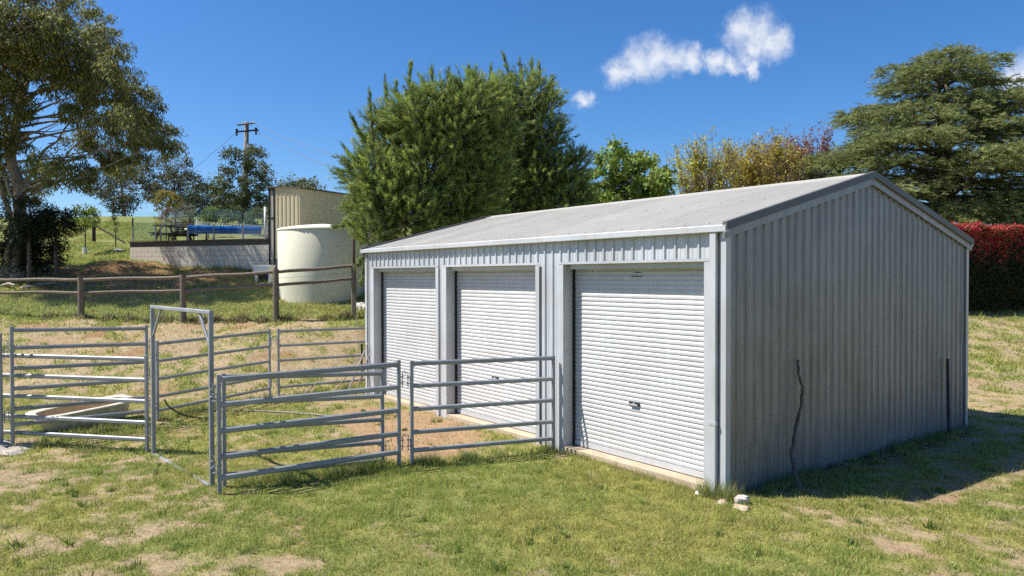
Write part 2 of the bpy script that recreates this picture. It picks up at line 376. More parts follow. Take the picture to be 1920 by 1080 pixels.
# ------------------------------------------------------------------ the shed
shed = empty('shed', (W / 2, D / 2, -0.08))
tag(shed, 'galvanised three-bay farm shed with ribbed walls, gable roof and roller doors', 'shed')
SO = np.array([W / 2, D / 2, -0.08])
def sh(mb): mb.v = [(x - SO[0], y - SO[1], z - SO[2]) for x, y, z in mb.v]; return mb
EAVE_Y, EAVE_Z, RIDGE_Z = -0.075, 3.225, 4.13
SL = (RIDGE_Z - EAVE_Z) / (D / 2 - EAVE_Y)
def roof_z(y): return RIDGE_Z - abs(y - D / 2) * SL
PITCH, PH, RH = 0.1875, 0.094, 0.024
def rib_profile(a0, a1, ph=PH, rh=RH):
    """(along, out) points of a trapezoid-rib sheet between a0 and a1"""
    pts = [(a0, None)]
    k0 = int(math.floor((a0 - ph) / PITCH)) - 1; k1 = int(math.ceil((a1 - ph) / PITCH)) + 1
    for k in range(k0, k1 + 1):
        c = ph + k * PITCH
        for dx, h in ((-0.060, 0.0), (-0.056, 0.004), (-0.036, 0.004), (-0.032, 0), (-0.022, 0), (-0.010, rh), (0.010, rh), (0.022, 0), (0.048, 0.0), (0.052, 0.004), (0.072, 0.004), (0.076, 0)):
            if a0 < c + dx < a1: pts.append((c + dx, h))
    def hat(a):
        q = (a - ph + PITCH / 2) % PITCH - PITCH / 2
        return rh * max(0.0, min(1.0, (0.022 - abs(q)) / 0.012))
    pts[0] = (a0, hat(a0)); pts.append((a1, hat(a1)))
    return sorted(pts)
def sheet(a0, a1, zlo, zhi, place, ph=PH, rh=RH):
    """ribbed sheet; zlo/zhi are functions of a; place(a, out, z) -> xyz"""
    pr = rib_profile(a0, a1, ph, rh); mb = MB(); vs = []; fs = []
    extra = [a for a, _ in pr]
    for a, h in pr:
        vs.append(place(a, h, zlo(a))); vs.append(place(a, h, zhi(a)))
    for i in range(len(pr) - 1): fs.append((2*i, 2*i+2, 2*i+3, 2*i+1))
    return mb.add(vs, fs)

front = lambda a, h, z: (a, -h, z)
gable = lambda a, h, z: (W + h, a, z)
back = lambda a, h, z: (a, D + h, z)
gablel = lambda a, h, z: (-h, a, z)
OPEN = [(0.39, 3.02), (3.40, 6.07), (6.74, 9.38)]; OH = 2.795
zb = lambda a: -0.09
for a0, a1 in [(0, 0.39), (3.02, 3.40), (6.07, 6.74), (9.38, W)]:
    sh(sheet(a0, a1, zb, lambda a: OH, front)).build('wall_sheet', M['wall'], shed)
edges = np.arange(0, W + 0.01, 0.75); edges[-1] = W
for i in range(len(edges) - 1):
    sh(sheet(edges[i], edges[i + 1], lambda a: OH, lambda a: 3.18, front)).build('wall_sheet', M['wall'], shed)
ge = list(np.arange(0, D, 0.75)) + [D]
for i in range(len(ge) - 1):
    cuts = [ge[i], ge[i + 1]]
    if cuts[0] < D / 2 < cuts[1]: cuts = [cuts[0], D / 2, cuts[1]]
    mb = MB(); mbl = MB()
    for q in range(len(cuts) - 1):
        for tgt, pl in ((mb, gable), (mbl, gablel)):
            t = sheet(cuts[q], cuts[q + 1], zb, lambda a: roof_z(a) - 0.05, pl, 0.05); tgt.add(t.v, t.f)
    mb.v = [(x - 0.0025 * (i % 2), y, z) for x, y, z in mb.v]
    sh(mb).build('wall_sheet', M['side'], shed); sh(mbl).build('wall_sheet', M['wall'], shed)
for i in range(len(edges) - 1):
    sh(sheet(edges[i], edges[i + 1], zb, lambda a: 3.18, back)).build('wall_sheet', M['wall'], shed)
# added black box, unseen just inside, so no light leaks between ribs
mb = MB(); mb.box((0.05, 0.42, -0.09), (W - 0.05, D - 0.05, 3.1)); sh(mb).build('light_stop_box', M['black'], shed)
# slab
mb = MB(); mb.box((0.02, 0.02, -0.22), (W - 0.02, D - 0.02, -0.004)); sh(mb).build('slab', M['concrete'], shed)
for (a, b_) in OPEN:
    mb = MB(); mb.box((a + 0.012, -0.035, -0.24), (b_ - 0.012, 0.30, -0.002)); sh(mb).build('threshold', M['concrete'], shed)
# roof sheets
X0, X1 = -0.10, W + 0.06
re_ = list(np.arange(X0, X1 - 0.3, 0.75)) + [X1]
cs, sn = math.cos(math.atan(SL)), math.sin(math.atan(SL))
for side in (-1, 1):
    def rp(a, h, t, side=side):     # t = plan distance from the ridge
        return (a, D / 2 + side * (t + h * sn), RIDGE_Z - t * SL + h * cs)
    for i in range(len(re_) - 1):
        sh(sheet(re_[i], re_[i + 1], lambda a: (D / 2 - EAVE_Y), lambda a: 0.0, rp, 0.02, 0.007)).build('roof_sheet', M['roof'], shed)
# screws along the purlin lines
mb = MB()
for t in (3.45, 1.7):
    for a in np.arange(0.02, W, PITCH * 2):
        p = (a, D / 2 - t - 0.02 * sn - 0.0, RIDGE_Z - t * SL + 0.010)
        mb.box((p[0]-0.006, p[1]-0.006, p[2]), (p[0]+0.006, p[1]+0.006, p[2]+0.006))
o = sh(mb).build('roof_screws', M['blockd'], shed); o['kind'] = 'stuff'
# ridge cap
mb = MB(); h0 = 0.016
prof = [(-0.19, -0.19 * SL + h0 - 0.014), (-0.188, -0.19 * SL + h0), (-0.03, -0.03 * SL + h0 + 0.002), (0, h0 + 0.012), (0.03, -0.03 * SL + h0 + 0.002), (0.188, -0.19 * SL + h0), (0.19, -0.19 * SL + h0 - 0.014)]
vs = [(x, D / 2 + y, RIDGE_Z + z) for x in (X0 - 0.02, X1 + 0.02) for y, z in prof]; n = len(prof)
mb.add(vs, [(i, i + n, i + n + 1, i + 1) for i in range(n - 1)]); sh(mb).build('ridge_cap', M['roof'], shed)
# barge caps on both gables: upper folded lip and lower flat face
for gx, s in ((W, 1), (-0.04, -1)):
    for side in (-1, 1):
        yE = D / 2 + side * (D / 2 + 0.10)
        for (lo, hi, out, nm) in ((-0.155, -0.055, 0.040, 'barge_face'), (-0.055, 0.045, 0.075, 'barge_cap')):
            mb = MB(); x0, x1 = (gx + 0.031, gx + out + 0.02) if s > 0 else (gx - out + 0.02, gx + 0.009)
            zE, zR = roof_z(yE), RIDGE_Z
            yR = D / 2 + side * 0.0015
            q = [(yE, zE + lo), (yR, zR + lo), (yR, zR + hi), (yE, zE + hi)]
            vs = [(x0, y, z) for y, z in q] + [(x1, y, z) for y, z in q]
            mb.add(vs, [(0,1,2,3), (7,6,5,4), (0,4,5,1), (1,5,6,2), (2,6,7,3), (3,7,4,0)])
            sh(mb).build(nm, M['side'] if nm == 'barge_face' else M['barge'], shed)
# gutters: open box section, front and back, with end caps
for y0, s in ((-0.031, -1), (D + 0.031, 1)):
    mb = MB(); x0, x1 = -0.13, W + 0.07
    pr = [(0.0, 3.22), (0.0, 3.142), (s * 0.058, 3.142), (s * 0.070, 3.152), (s * 0.070, 3.222), (s * 0.062, 3.230), (s * 0.058, 3.222), (s*0.064, 3.156), (s*0.056, 3.147), (s*0.005, 3.147), (s*0.005, 3.22)]
    n = len(pr); vs = [(x, y0 + y, z) for x in (x0, x1) for y, z in pr]
    mb.add(vs, [(i, (i + 1) % n, n + (i + 1) % n, n + i) for i in range(n)])
    g = sh(mb).build('gutter', M['trim'], shed)
    for x in (x0, x1):
        mb = MB(); ya, yb = sorted((y0, y0 + s * 0.076)); mb.box((x - 0.006, ya, 3.136), (x + 0.006, yb, 3.236)); sh(mb).build('end_cap', M['trim'], g)
# downpipe by the near corner, corner flashings
mb = MB(); mb.bar((9.545, -0.062, -0.07), (9.545, -0.062, 3.14), 0.10, 0.052, up=(0, 1, 0), bev=0.15); dp = sh(mb).build('downpipe', M['trim'], shed)
mb = MB(); mb.bar((9.545, -0.062, 0.79), (9.545, -0.062, 0.835), 0.118, 0.062, up=(0, 1, 0), bev=0.1); sh(mb).build('joint_collar', M['trim'], dp)
for (x, y, sx, sy) in ((W, 0, 1, -1), (W, D, 1, 1), (0, 0, -1, -1)):
    mb = MB(); e = 0.034
    mb.box((min(x + sx*e, x - sx*0.055), min(y + sy*(e-0.003), y + sy*e), -0.09), (max(x + sx*e, x - sx*0.055), max(y + sy*(e-0.003), y + sy*e), 3.13))
    mb.box((min(x + sx*(e-0.003), x + sx*e), min(y + sy*(e-0.0031), y - sy*0.06), -0.09), (max(x + sx*(e-0.003), x + sx*e), max(y + sy*(e-0.0031), y - sy*0.06), 3.10))
    sh(mb).build('corner_flashing', M['trim'], shed)
# door openings: jamb and head flashings with reveals, roller doors
def roller_profile(z0, z1):
    pitch = 0.0665; pr = []; n = int(round((z1 - z0) / pitch))
    for k in range(n):
        zz = z0 + k * (z1 - z0) / n; p = (z1 - z0) / n
        for fz, o in ((0.0, 0.0), (0.10, 0.0), (0.22, 0.008), (0.34, 0.0105), (0.72, 0.0105), (0.88, 0.0065)):
            pr.append((zz + fz * p, o))
    pr.append((z1, 0.0)); return pr
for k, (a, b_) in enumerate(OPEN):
    for x, s in ((a, -1), (b_, 1)):
        mb = MB()
        xa, xb = sorted((x, x + s * 0.095)); mb.box((xa, -0.036, -0.085), (xb, -0.031, OH + 0.012))
        xa, xb = sorted((x, x + s * 0.004)); mb.box((xa, -0.0309, -0.085), (xb, 0.36, OH))
        sh(mb).build('door_jamb', M['trim'], shed)
    mb = MB(); mb.box((a - 0.098, -0.040, OH), (b_ + 0.098, -0.0365, OH + 0.035)); mb.box((a + 0.004, -0.036, OH - 0.001), (b_ - 0.004, 0.36, OH + 0.003))
    mb.box((a + 0.06, 0.055, OH - 0.075), (b_ - 0.005, 0.075, OH - 0.002))
    sh(mb).build('door_head', M['trim'], shed)
    door = empty('roller_door', (0, 0, 0)); door.parent = shed; door.location = ((a + b_) / 2 - SO[0], 0.20 - SO[1], 0.0 - SO[2])
    hw = (b_ - a) / 2 - 0.006
    pr = roller_profile(0.085, OH - 0.035); mb = MB(); n = len(pr)
    sag = [-hw, -hw * 0.33, hw * 0.33, hw]
    vs = [(x, -o, z) for x in sag for z, o in pr]; fs = []
    for q in range(3): fs += [(q*n+i, (q+1)*n+i, (q+1)*n+i+1, q*n+i+1) for i in range(n - 1)]
    mb.add(vs, fs); mb.build('curtain', M['door'], door)
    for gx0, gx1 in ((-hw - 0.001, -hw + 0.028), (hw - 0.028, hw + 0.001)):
        mb = MB(); mb.box((gx0, -0.045, 0.0), (gx1, -0.0165, OH - 0.05)); mb.build('guide_track_and_shade', M['black'] if gx0 < 0 else M['trim'], door)  # left track is black: the jamb's shadow on the door painted in
    mb = MB(); mb.box((-hw, -0.020, 0.012), (hw, 0.012, 0.0845)); mb.build('bottom_rail', M['door'], door)
    mb = MB(); mb.box((-hw, -0.015, -0.0015), (hw, 0.008, 0.0118)); mb.build('weather_seal', M['brownpipe'], door)
    mb = MB(); mb.tube([(-hw, 0.20, OH - 0.03), (hw, 0.20, OH - 0.03)], 0.16, 20); mb.build('drum', M['door'], door, True)
    hx = (8.01, 4.67, 1.72)[2 - k] - (a + b_) / 2
    mb = MB()
    mb.box((hx - 0.105, -0.019, 0.782), (hx + 0.105, -0.0115, 0.828)); hd = mb.build('handle', M['black'], door)
    mb = MB(); mb.bar((hx - 0.075, -0.034, 0.795), (hx + 0.075, -0.034, 0.795), 0.02, 0.022); mb.box((hx-0.018, -0.032, 0.79), (hx+0.018, -0.0212, 0.83)); mb.build('latch', M['galv'], door)
    if k == 2:
        mb = MB()
        for dx0, dx1, zz in ((0.0, 0.12, 2.66), (-0.07, 0.14, 2.605)): mb.box((dx0 - 0.05, -0.0175, zz), (dx1 - 0.05, -0.0152, zz + 0.010))
        mb.build('scuff_mark', M['black'], door)

# ------------------------------------------------------------------ stock yard
RAILS5 = (1.44, 1.12, 0.79, 0.46, 0.20); RAILS6 = (1.74, 1.46, 1.13, 0.805, 0.48, 0.23)
def pin_latch(parent, p, flip):
    """chain-pin coupling: two welded rings and a drop pin"""
    mb = MB()
    for dz in (-0.055, 0.03):
        ring = [(p[0] + flip * 0.028 + 0.024 * math.cos(a), p[1] + 0.024 * math.sin(a), p[2] + dz) for a in np.linspace(0, 2 * math.pi, 9)]
        mb.tube(ring, 0.006, 5, False)
    mb.tube([(p[0] + flip * 0.028, p[1], p[2] - 0.12), (p[0] + flip * 0.028, p[1], p[2] + 0.09), (p[0] + flip * 0.055, p[1], p[2] + 0.115), (p[0] + flip * 0.07, p[1], p[2] + 0.08)], 0.007, 5)
    mb.build('coupling_pin', M['galv'], parent)
def yard_panel(name, label, a, b_, za, zb_, h, rails, cat='fence section', latch=(True, True), th=0.066, mid=False):
    a = np.array(a, float); b_ = np.array(b_, float); L = float(np.hypot(*(b_ - a))); ang = math.atan2(b_[1] - a[1], b_[0] - a[0])
    e = empty(name, (a[0], a[1], za), ang); dz = zb_ - za
    tag(e, label, cat, 'galvanised stock yard panels')
    for x, z in ((0.025, 0), (L - 0.025, dz)):
        mb = MB(); mb.bar((x, 0, z - 0.06), (x, 0, z + h), 0.048, 0.048, up=(0, 1, 0), bev=0.12); mb.build('post', M['galv'], e)
    for r in rails:
        mb = MB(); mb.bar((0.049, 0, r + dz * 0.02), (L - 0.049, 0, r + dz * 0.98), 0.036, th, bev=0.42); mb.build('rail', M['galv'], e)
    if latch[0]:
        for z in (h * 0.82, h * 0.22): pin_latch(e, (0.0, 0, z), -1)
    if latch[1]:
        for z in (h * 0.82, h * 0.22): pin_latch(e, (L, 0, dz + z), 1)
    return e
S_ = lambda p: (p[0], p[1])
PD0, PD1 = (5.65, -4.84), (6.00, -2.44); PE0, PE1 = (6.04, -2.31), (6.62, -0.10)
yard_panel('yard_fence', 'five-rail galvanised panel standing beside the gate frame, nearest to the viewer', PD0, PD1, gz(*PD0), gz(*PD1), 1.50, RAILS5, th=0.074)
yard_panel('yard_fence', 'five-rail galvanised panel whose end post meets the shed pillar between two doors', PE0, PE1, gz(*PE0), gz(*PE1), 1.48, RAILS5, latch=(True, False))
PG0, PG1 = (2.82, -5.08), (0.66, -6.92)
yard_panel('yard_fence', 'five-rail galvanised panel crossing in front of the bathtub, beside the gate frame', PG0, PG1, gz(*PG0), gz(*PG1), 1.50, RAILS5)
pA0 = site(11.6, (17 - 960) / 1368.7 * 11.6); pA1 = site(13.3, (276 - 960) / 1368.7 * 13.3)
pB0 = site(13.5, (291 - 960) / 1368.7 * 13.5); pB1 = site(16.0, (506 - 960) / 1368.7 * 16.0)
pC0 = site(16.1, (519 - 960) / 1368.7 * 16.1); pC1 = site(17.7, (700 - 960) / 1368.7 * 17.7)
pH0 = site(11.7, (2 - 960) / 1368.7 * 11.7); pH1 = site(11.2, -10.6)
yard_panel('yard_fence', 'tall six-rail galvanised panel running just in front of the bathtub', pA0, pA1, 0.03, gz(*pA1), 1.80, RAILS6)
yard_panel('yard_fence', 'five-rail galvanised panel at the back of the yard, seen through the gate frame', pB0, pB1, gz(*pB0), gz(*pB1), 1.50, RAILS5, th=0.060)
yard_panel('yard_fence', 'five-rail galvanised panel at the back of the yard, running to the far shed corner', pC0, pC1, gz(*pC0), gz(*pC1) , 1.50, RAILS5, th=0.060)
yard_panel('yard_fence', 'galvanised panel end post at the picture edge beside the six-rail panel', pH0, pH1, 0.0, 0.0, 1.72, RAILS5)
GF0, GF1 = np.array((2.94, -5.03)), np.array((5.30, -4.81))
yard_panel('yard_gate', 'galvanised swing gate folded open against the inside of the nearest yard panel', (5.44, -4.72), tuple(site(10.5, -1.85)), -0.08, -0.18, 1.45, (1.40, 1.07, 0.735, 0.405, 0.14), 'gate', (False, True), th=0.066)
# gate frame
L = float(np.hypot(*(GF1 - GF0))); ang = math.atan2(*(GF1 - GF0)[::-1])
gf = empty('gate_frame', (GF0[0], GF0[1], gz(*GF0)), ang); tag(gf, 'tall galvanised gate frame with braced top corners and a sill bar', 'gate frame')
for x in (0, L):
    mb = MB(); mb.bar((x, 0, -0.08), (x, 0, 2.225), 0.055, 0.055, up=(0, 1, 0), bev=0.12); mb.build('post', M['galv'], gf)
mb = MB(); mb.bar((-0.0275, 0, 2.251), (L + 0.0275, 0, 2.251), 0.055, 0.05, bev=0.12); mb.build('top_beam', M['galv'], gf)
for x, s in ((0, 1), (L, -1)):
    mb = MB(); mb.bar((x + s * 0.03, 0, 1.82), (x + s * 0.40, 0, 2.225), 0.04, 0.03, up=(0, 1, 0), bev=0.15); mb.build('brace', M['galv'], gf)
mb = MB()
seg = np.linspace(0, L, 14); hz = [gz(*(GF0 + (GF1 - GF0) * q / L)) - gz(*GF0) for q in seg]
zz = np.linspace(hz[0], hz[-1], 14)
for i in range(13): mb.bar((seg[i], 0, zz[i] + 0.004), (seg[i+1], 0, zz[i+1] + 0.004), 0.05, 0.012)
mb.build('sill_bar', M['galv'], gf)
for z in (1.22, 0.30): pin_latch(gf, (L, 0, z), 1)

# bathtub used as a trough, lying behind the six-rail panel
def bathtub(c, ang, z):
    e = empty('bathtub', (c[0], c[1], z), ang); e.rotation_euler = (math.radians(3), math.radians(-3.5), ang)
    tag(e, 'old cream enamel bathtub lying on the grass as a water trough', 'bathtub')
    def ring(L_, W_, z_, n=40, sh_=0.0, p=3.2):
        o = []
        for k in range(n):
            a = 2 * math.pi * k / n; cx, sx = math.cos(a), math.sin(a)
            o.append((sh_ + L_ / 2 * math.copysign(abs(cx) ** (2 / p), cx), W_ / 2 * math.copysign(abs(sx) ** (2 / p), sx), z_))
        return o
    def loft(rings, cap):
        mb = MB(); n = len(rings[0]); vs = [q for r in rings for q in r]
        fs = [(i*n+k, i*n+(k+1)%n, (i+1)*n+(k+1)%n, (i+1)*n+k) for i in range(len(rings)-1) for k in range(n)]
        if cap: fs.append(tuple(range((len(rings)-1)*n, len(rings)*n)))
        return mb.add(vs, fs)
    loft([ring(1.62, 0.66, 0.375), ring(1.55, 0.60, 0.32), ring(1.46, 0.54, 0.18, sh_=0.02), ring(1.32, 0.48, 0.06, sh_=0.03), ring(1.15, 0.36, 0.015, sh_=0.03)], True).build('outer_shell', M['enamel'], e, True)
    loft([ring(1.72, 0.76, 0.375, p=6), ring(1.73, 0.77, 0.39, p=6), ring(1.71, 0.75, 0.405, p=6), ring(1.55, 0.60, 0.405), ring(1.52, 0.57, 0.395)], False).build('rim', M['enamel'], e, True)
    loft([ring(1.52, 0.57, 0.395), ring(1.46, 0.53, 0.30), ring(1.36, 0.46, 0.12, sh_=0.02), ring(1.2, 0.36, 0.06, sh_=0.03)], True).build('inner_basin', M['enamel_in'], e, True)
tc_ = site(13.15, -7.72); d_ = site(13.75, -7.28) - site(12.4, -8.22)
bathtub(tc_, math.atan2(d_[1], d_[0]), gz(*tc_) - 0.02)
# hose hanging on the back panel
hp = site(13.45, -6.45)
pts = []
for t in np.linspace(0, 1, 16):
    q = site(13.45 + 0.3 * t, -6.42 + 0.75 * t * t); pts.append((q[0], q[1], 0.0 + 0.40 * (1 - t) ** 1.6 + gz(*q) + 0.02))
mb = MB(); mb.tube(pts, 0.014, 6); o = mb.build('hose', M['black'], None, True); tag(o, 'thin black hose drooping from the back yard panel to the grass', 'hose')
q0 = site(14.2, -6.3)
pts = [(*(q := site(14.2 + 0.25 * math.sin(t * 5), -6.3 + 3.2 * t)), gz(*q) + 0.02) for t in np.linspace(0, 1, 22)]
mb = MB(); mb.tube(pts, 0.016, 6); o = mb.build('water_pipe', M['wire'], None, True); tag(o, 'grey poly pipe lying across the yard grass behind the gate frame', 'pipe')

# ------------------------------------------------------------------ timber fence with netting
fence = empty('timber_fence', (-7.3, -2.2, 1.2)); tag(fence, 'weathered two-rail timber post fence with wire netting across the slope', 'fence')
FO = np.array([-7.3, -2.2, 1.2])
FP = [site(22.6, -19.4), site(22.2, -15.8), site(21.5, -12.70), site(21.0, -9.467), site(21.0, -6.797), site(21.8, -4.73)]
HT = [1.36, 1.36, 1.36, 1.44, 1.44, 1.46]
def loc(p): return (p[0] - FO[0], p[1] - FO[1], p[2] - FO[2])
PZ = [1.27, 1.27, 1.27, 1.25, 1.40, 1.56]
for i, (p, h, z) in enumerate(zip(FP, HT, PZ)):
    mb = MB(); r = 0.088 if i != 5 else 0.075
    zg = gz(*p)
    mb.tube([loc((p[0], p[1], zg - 0.2)), loc((p[0] + 0.01, p[1], z + h * 0.5)), loc((p[0], p[1], z + h))], [r * 1.03, r, r * 0.96], 12); mb.build('post', M['timber'], fence)
for i in range(5):
    for hh, r in ((-0.09, 0.050), (-0.47, 0.046)):
        a = (FP[i][0], FP[i][1], PZ[i] + HT[i] + hh); b_ = (FP[i+1][0], FP[i+1][1], PZ[i+1] + HT[i+1] + hh)
        mb = MB(); pts = []
        for t in np.linspace(0.01, 0.99, 7):
            pts.append(loc([a[k] * (1 - t) + b_[k] * t + (0.012 * math.sin(9 * t + i + k) if k else 0) for k in range(3)]))
        mb.tube(pts, [r * (1 + 0.08 * math.sin(5 * t + i)) for t in range(7)], 9); mb.build('rail', M['timber'], fence)
    # plain wire
    mb = MB(); a = (FP[i][0], FP[i][1], PZ[i] + HT[i] - 0.27); b_ = (FP[i+1][0], FP[i+1][1], PZ[i+1] + HT[i+1] - 0.27)
    mb.tube([loc(a), loc([(a[k] + b_[k]) / 2 - (0.015 if k == 2 else 0) for k in range(3)]), loc(b_)], 0.0035, 4); mb.build('wire', M['wire'], fence)
def netting(a, b_, ha, hb, z0a, z0b, cell=0.075, r=0.0028):
    """diamond wire netting between two posts, bottom z0, top z0+h"""
    L = float(np.hypot(b_[0]-a[0], b_[1]-a[1])); V = []; F = []
    nrm = np.array([-(b_[1]-a[1]), b_[0]-a[0], 0]) / L
    def P(s, t):
        q = s / L; z = (z0a + t * ha) * (1 - q) + (z0b + t * hb) * q
        return np.array([a[0] + (b_[0]-a[0]) * q, a[1] + (b_[1]-a[1]) * q, z]) + nrm * 0.02 * math.sin(s * 5 + t * 3)
    H = (ha + hb) / 2
    for sg in (1, -1):
        for s0 in np.arange(-H, L + H, cell):
            pts = []
            for t in np.linspace(0, 1, 7):
                s = s0 + sg * (t - 0.5) * H
                if 0 <= s <= L: pts.append(P(s, t))
            for p, q in zip(pts[:-1], pts[1:]):
                k = len(V); off = np.array([0, 0, r]); V += [p - off, q - off, q + off, p + off]; F.append((k, k+1, k+2, k+3))
    return V, F
VV_, FF_ = [], []
for i in range(5):
    a, b_ = FP[i], FP[i+1]; za, zb2 = gz(*a) + 0.03, gz(*b_) + 0.03
    V, F = netting(a, b_, PZ[i] + HT[i] - 0.50 - za, PZ[i+1] + HT[i+1] - 0.50 - zb2, za, zb2)
    k = len(VV_); VV_ += V; FF_ += [tuple(k + j for j in f) for f in F]
e1 = site(18.6, -3.9); V, F = netting(FP[5], e1, 0.9, 0.9, gz(*FP[5]) + 0.03, gz(*e1) + 0.03)
k = len(VV_); VV_ += V; FF_ += [tuple(k + j for j in f) for f in F]
o = link('wire_netting', fast_mesh('wire_netting', np.array(VV_) - FO, np.array(FF_)), M['netting'], fence)
a = site(18.0, -3.72)
def star_picket(name, label, base, top):
    mb = MB(); base = Vector(base); top = Vector(top); d = (top - base).normalized(); s1 = d.cross(Vector((0.3, 0.9, 0))).normalized()
    for k in range(3):
        s = Matrix.Rotation(2 * math.pi * k / 3, 3, d) @ s1
        mb.bar(base + s * 0.011, top + s * 0.011, 0.006, 0.026, up=s, bev=0.1)
    o = mb.build(name, M['black']); tag(o, label, 'steel post'); return o
star_picket('star_picket', 'black steel star picket in the bank by the far shed corner', (a[0], a[1], gz(*a) - 0.1), (a[0] + 0.02, a[1], gz(*a) + 0.95))
star_picket('star_picket', 'black steel star picket leaning upright against the shaded gable wall', (9.86, 5.86, -0.1), (9.735, 6.10, 1.19))

# dead branch against the gable, pale sticks against the far front corner
def stick(name, label, pts, rad, mat, cat='branch', group=None):
    P = [Vector(p) for p in pts]; fine = []; rr = []
    for i in range(len(P) - 1):
        for t in np.linspace(0, 1, 5)[:-1]:
            q = P[i].lerp(P[i+1], t); j = rad[i] * 0.35
            fine.append(q + Vector((random.uniform(-j, j), random.uniform(-j, j), 0))); rr.append((rad[i] * (1 - t) + rad[i+1] * t) * random.uniform(0.85, 1.15))
    fine.append(P[-1]); rr.append(rad[-1])
    mb = MB(); mb.tube(fine, rr, 8); o = mb.build(name, mat, None, True); tag(o, label, cat, group); return o
br = stick('dead_branch', 'crooked dark dead branch leaning against the shaded gable wall',
      [(10.16, 0.90, -0.09), (9.98, 1.02, 0.12), (9.86, 1.12, 0.32), (9.83, 1.24, 0.52), (9.80, 1.36, 0.66), (9.79, 1.47, 0.90), (9.78, 1.52, 1.12), (9.765, 1.45, 1.32), (9.75, 1.46, 1.50)],
      [0.022, 0.022, 0.021, 0.02, 0.022, 0.018, 0.016, 0.015, 0.02], M['deadwood'])
mb = MB(); mb.tube([(9.785, 1.50, 1.05), (9.80, 1.45, 1.10), (9.80, 1.43, 1.13)], [0.009, 0.006, 0.003], 5); mb.build('twig', M['deadwood'], br)
SK = [((0.10, -0.62, 0), (0.05, -0.05, 1.05)), ((0.42, -0.75, 0), (0.12, -0.05, 1.12)), ((0.30, -0.50, 0), (0.22, -0.05, 0.92)), ((-0.10, -0.9, 0), (-0.06, -0.08, 0.88)), ((-0.5, -1.35, 0), (-0.25, -0.55, 0.75))]
SKL = ['pale stick leaning on the far front shed corner, longest of the bundle', 'pale forked stick leaning against the ribbed front wall by the far door', 'short pale stick resting against the far door jamb flashing',
       'grey stick leaning outside the far front shed corner', 'bent grey stick propped through the back yard panel near the shed']
for (a, b_), lb in zip(SK, SKL):
    zg = gz(a[0], a[1]); mid = ((a[0] + b_[0]) / 2 + random.uniform(-.05, .05), (a[1] + b_[1]) / 2, zg + b_[2] / 2 + random.uniform(-.03, .05))
    stick('dead_stick', lb, [(a[0], a[1], zg), mid, b_], [0.016, 0.013, 0.009], M['palewood'], 'stick', 'sticks leaning on the shed corner')

# rocks, stones, pavers
def rock(name, label, c, size, seed, mat, rz=0, cat='rock', group=None):
    r = np.random.default_rng(seed); mb = MB(); n, mm = 14, 9; vs = []
    for i in range(mm + 1):
        th = math.pi * i / mm
        for k in range(n):
            a = 2 * math.pi * k / n; d = np.array([math.sin(th)*math.cos(a), math.sin(th)*math.sin(a), math.cos(th)])
            rr = 0.72 + 0.5 * float(vnoise(d[0]*1.6 + seed*3.1 + 9, d[1]*1.6 + d[2]*2.1 + 7, 5)) + 0.12 * float(vnoise(d[0]*5 + 20, d[1]*5 + d[2]*4 + 30, 6))
            vs.append(np.array(size) / 2 * d * rr)
    fs = [(i*n+k, (i+1)*n+k, (i+1)*n+(k+1)%n, i*n+(k+1)%n) for i in range(mm) for k in range(n)]
    mb.add(vs, fs); o = mb.build(name, mat); o.location = c; o.rotation_euler = (0.15, 0.1, rz); tag(o, label, cat, group); return o
rock('rock', 'white quartz rock at the foot of the near shed corner', (9.98, -0.10, gz(9.98, -.1) + 0.045), (0.17, 0.13, 0.14), 1, M['rock'], 0.8)
rock('rock', 'flat brown stone lying below the white quartz rock', (10.08, -0.24, gz(10.08, -.24) + 0.01), (0.20, 0.12, 0.07), 2, M['concrete'], 0.2)
rock('rock', 'small white pebble by the last roller door sill', (9.42, -0.20, gz(9.42, -.2) + 0.02), (0.07, 0.06, 0.06), 3, M['white'])
rock('rock', 'half-buried brown stone between the downpipe and the quartz rock', (9.80, -0.20, gz(9.80, -.2) + 0.0), (0.17, 0.12, 0.06), 4, M['concrete'], 1.1)
for i, (du, dv, sx, sy, rz) in enumerate([(11.35, -8.1, 0.55, 0.34, 0.2), (11.62, -7.8, 0.42, 0.30, 0.5), (11.25, -7.72, 0.30, 0.25, 0.1), (11.68, -8.3, 0.5, 0.36, -0.2)]):
    p = site(du, dv)
    rock('paving_stone', ['largest flat pale stone under the panel rails at the picture edge', 'flat pale stone nearest the end post of the six-rail panel', 'smallest flat stone of the pile, nearest the open grass', 'flat stone at the back of the pile behind the panel rails'][i],
         (p[0], p[1], gz(*p) + 0.02), (sx, sy, 0.09), 20 + i, M['paver'], math.atan2(RT[1], RT[0]) + rz, 'stone', 'flat stones stacked at the yard corner')

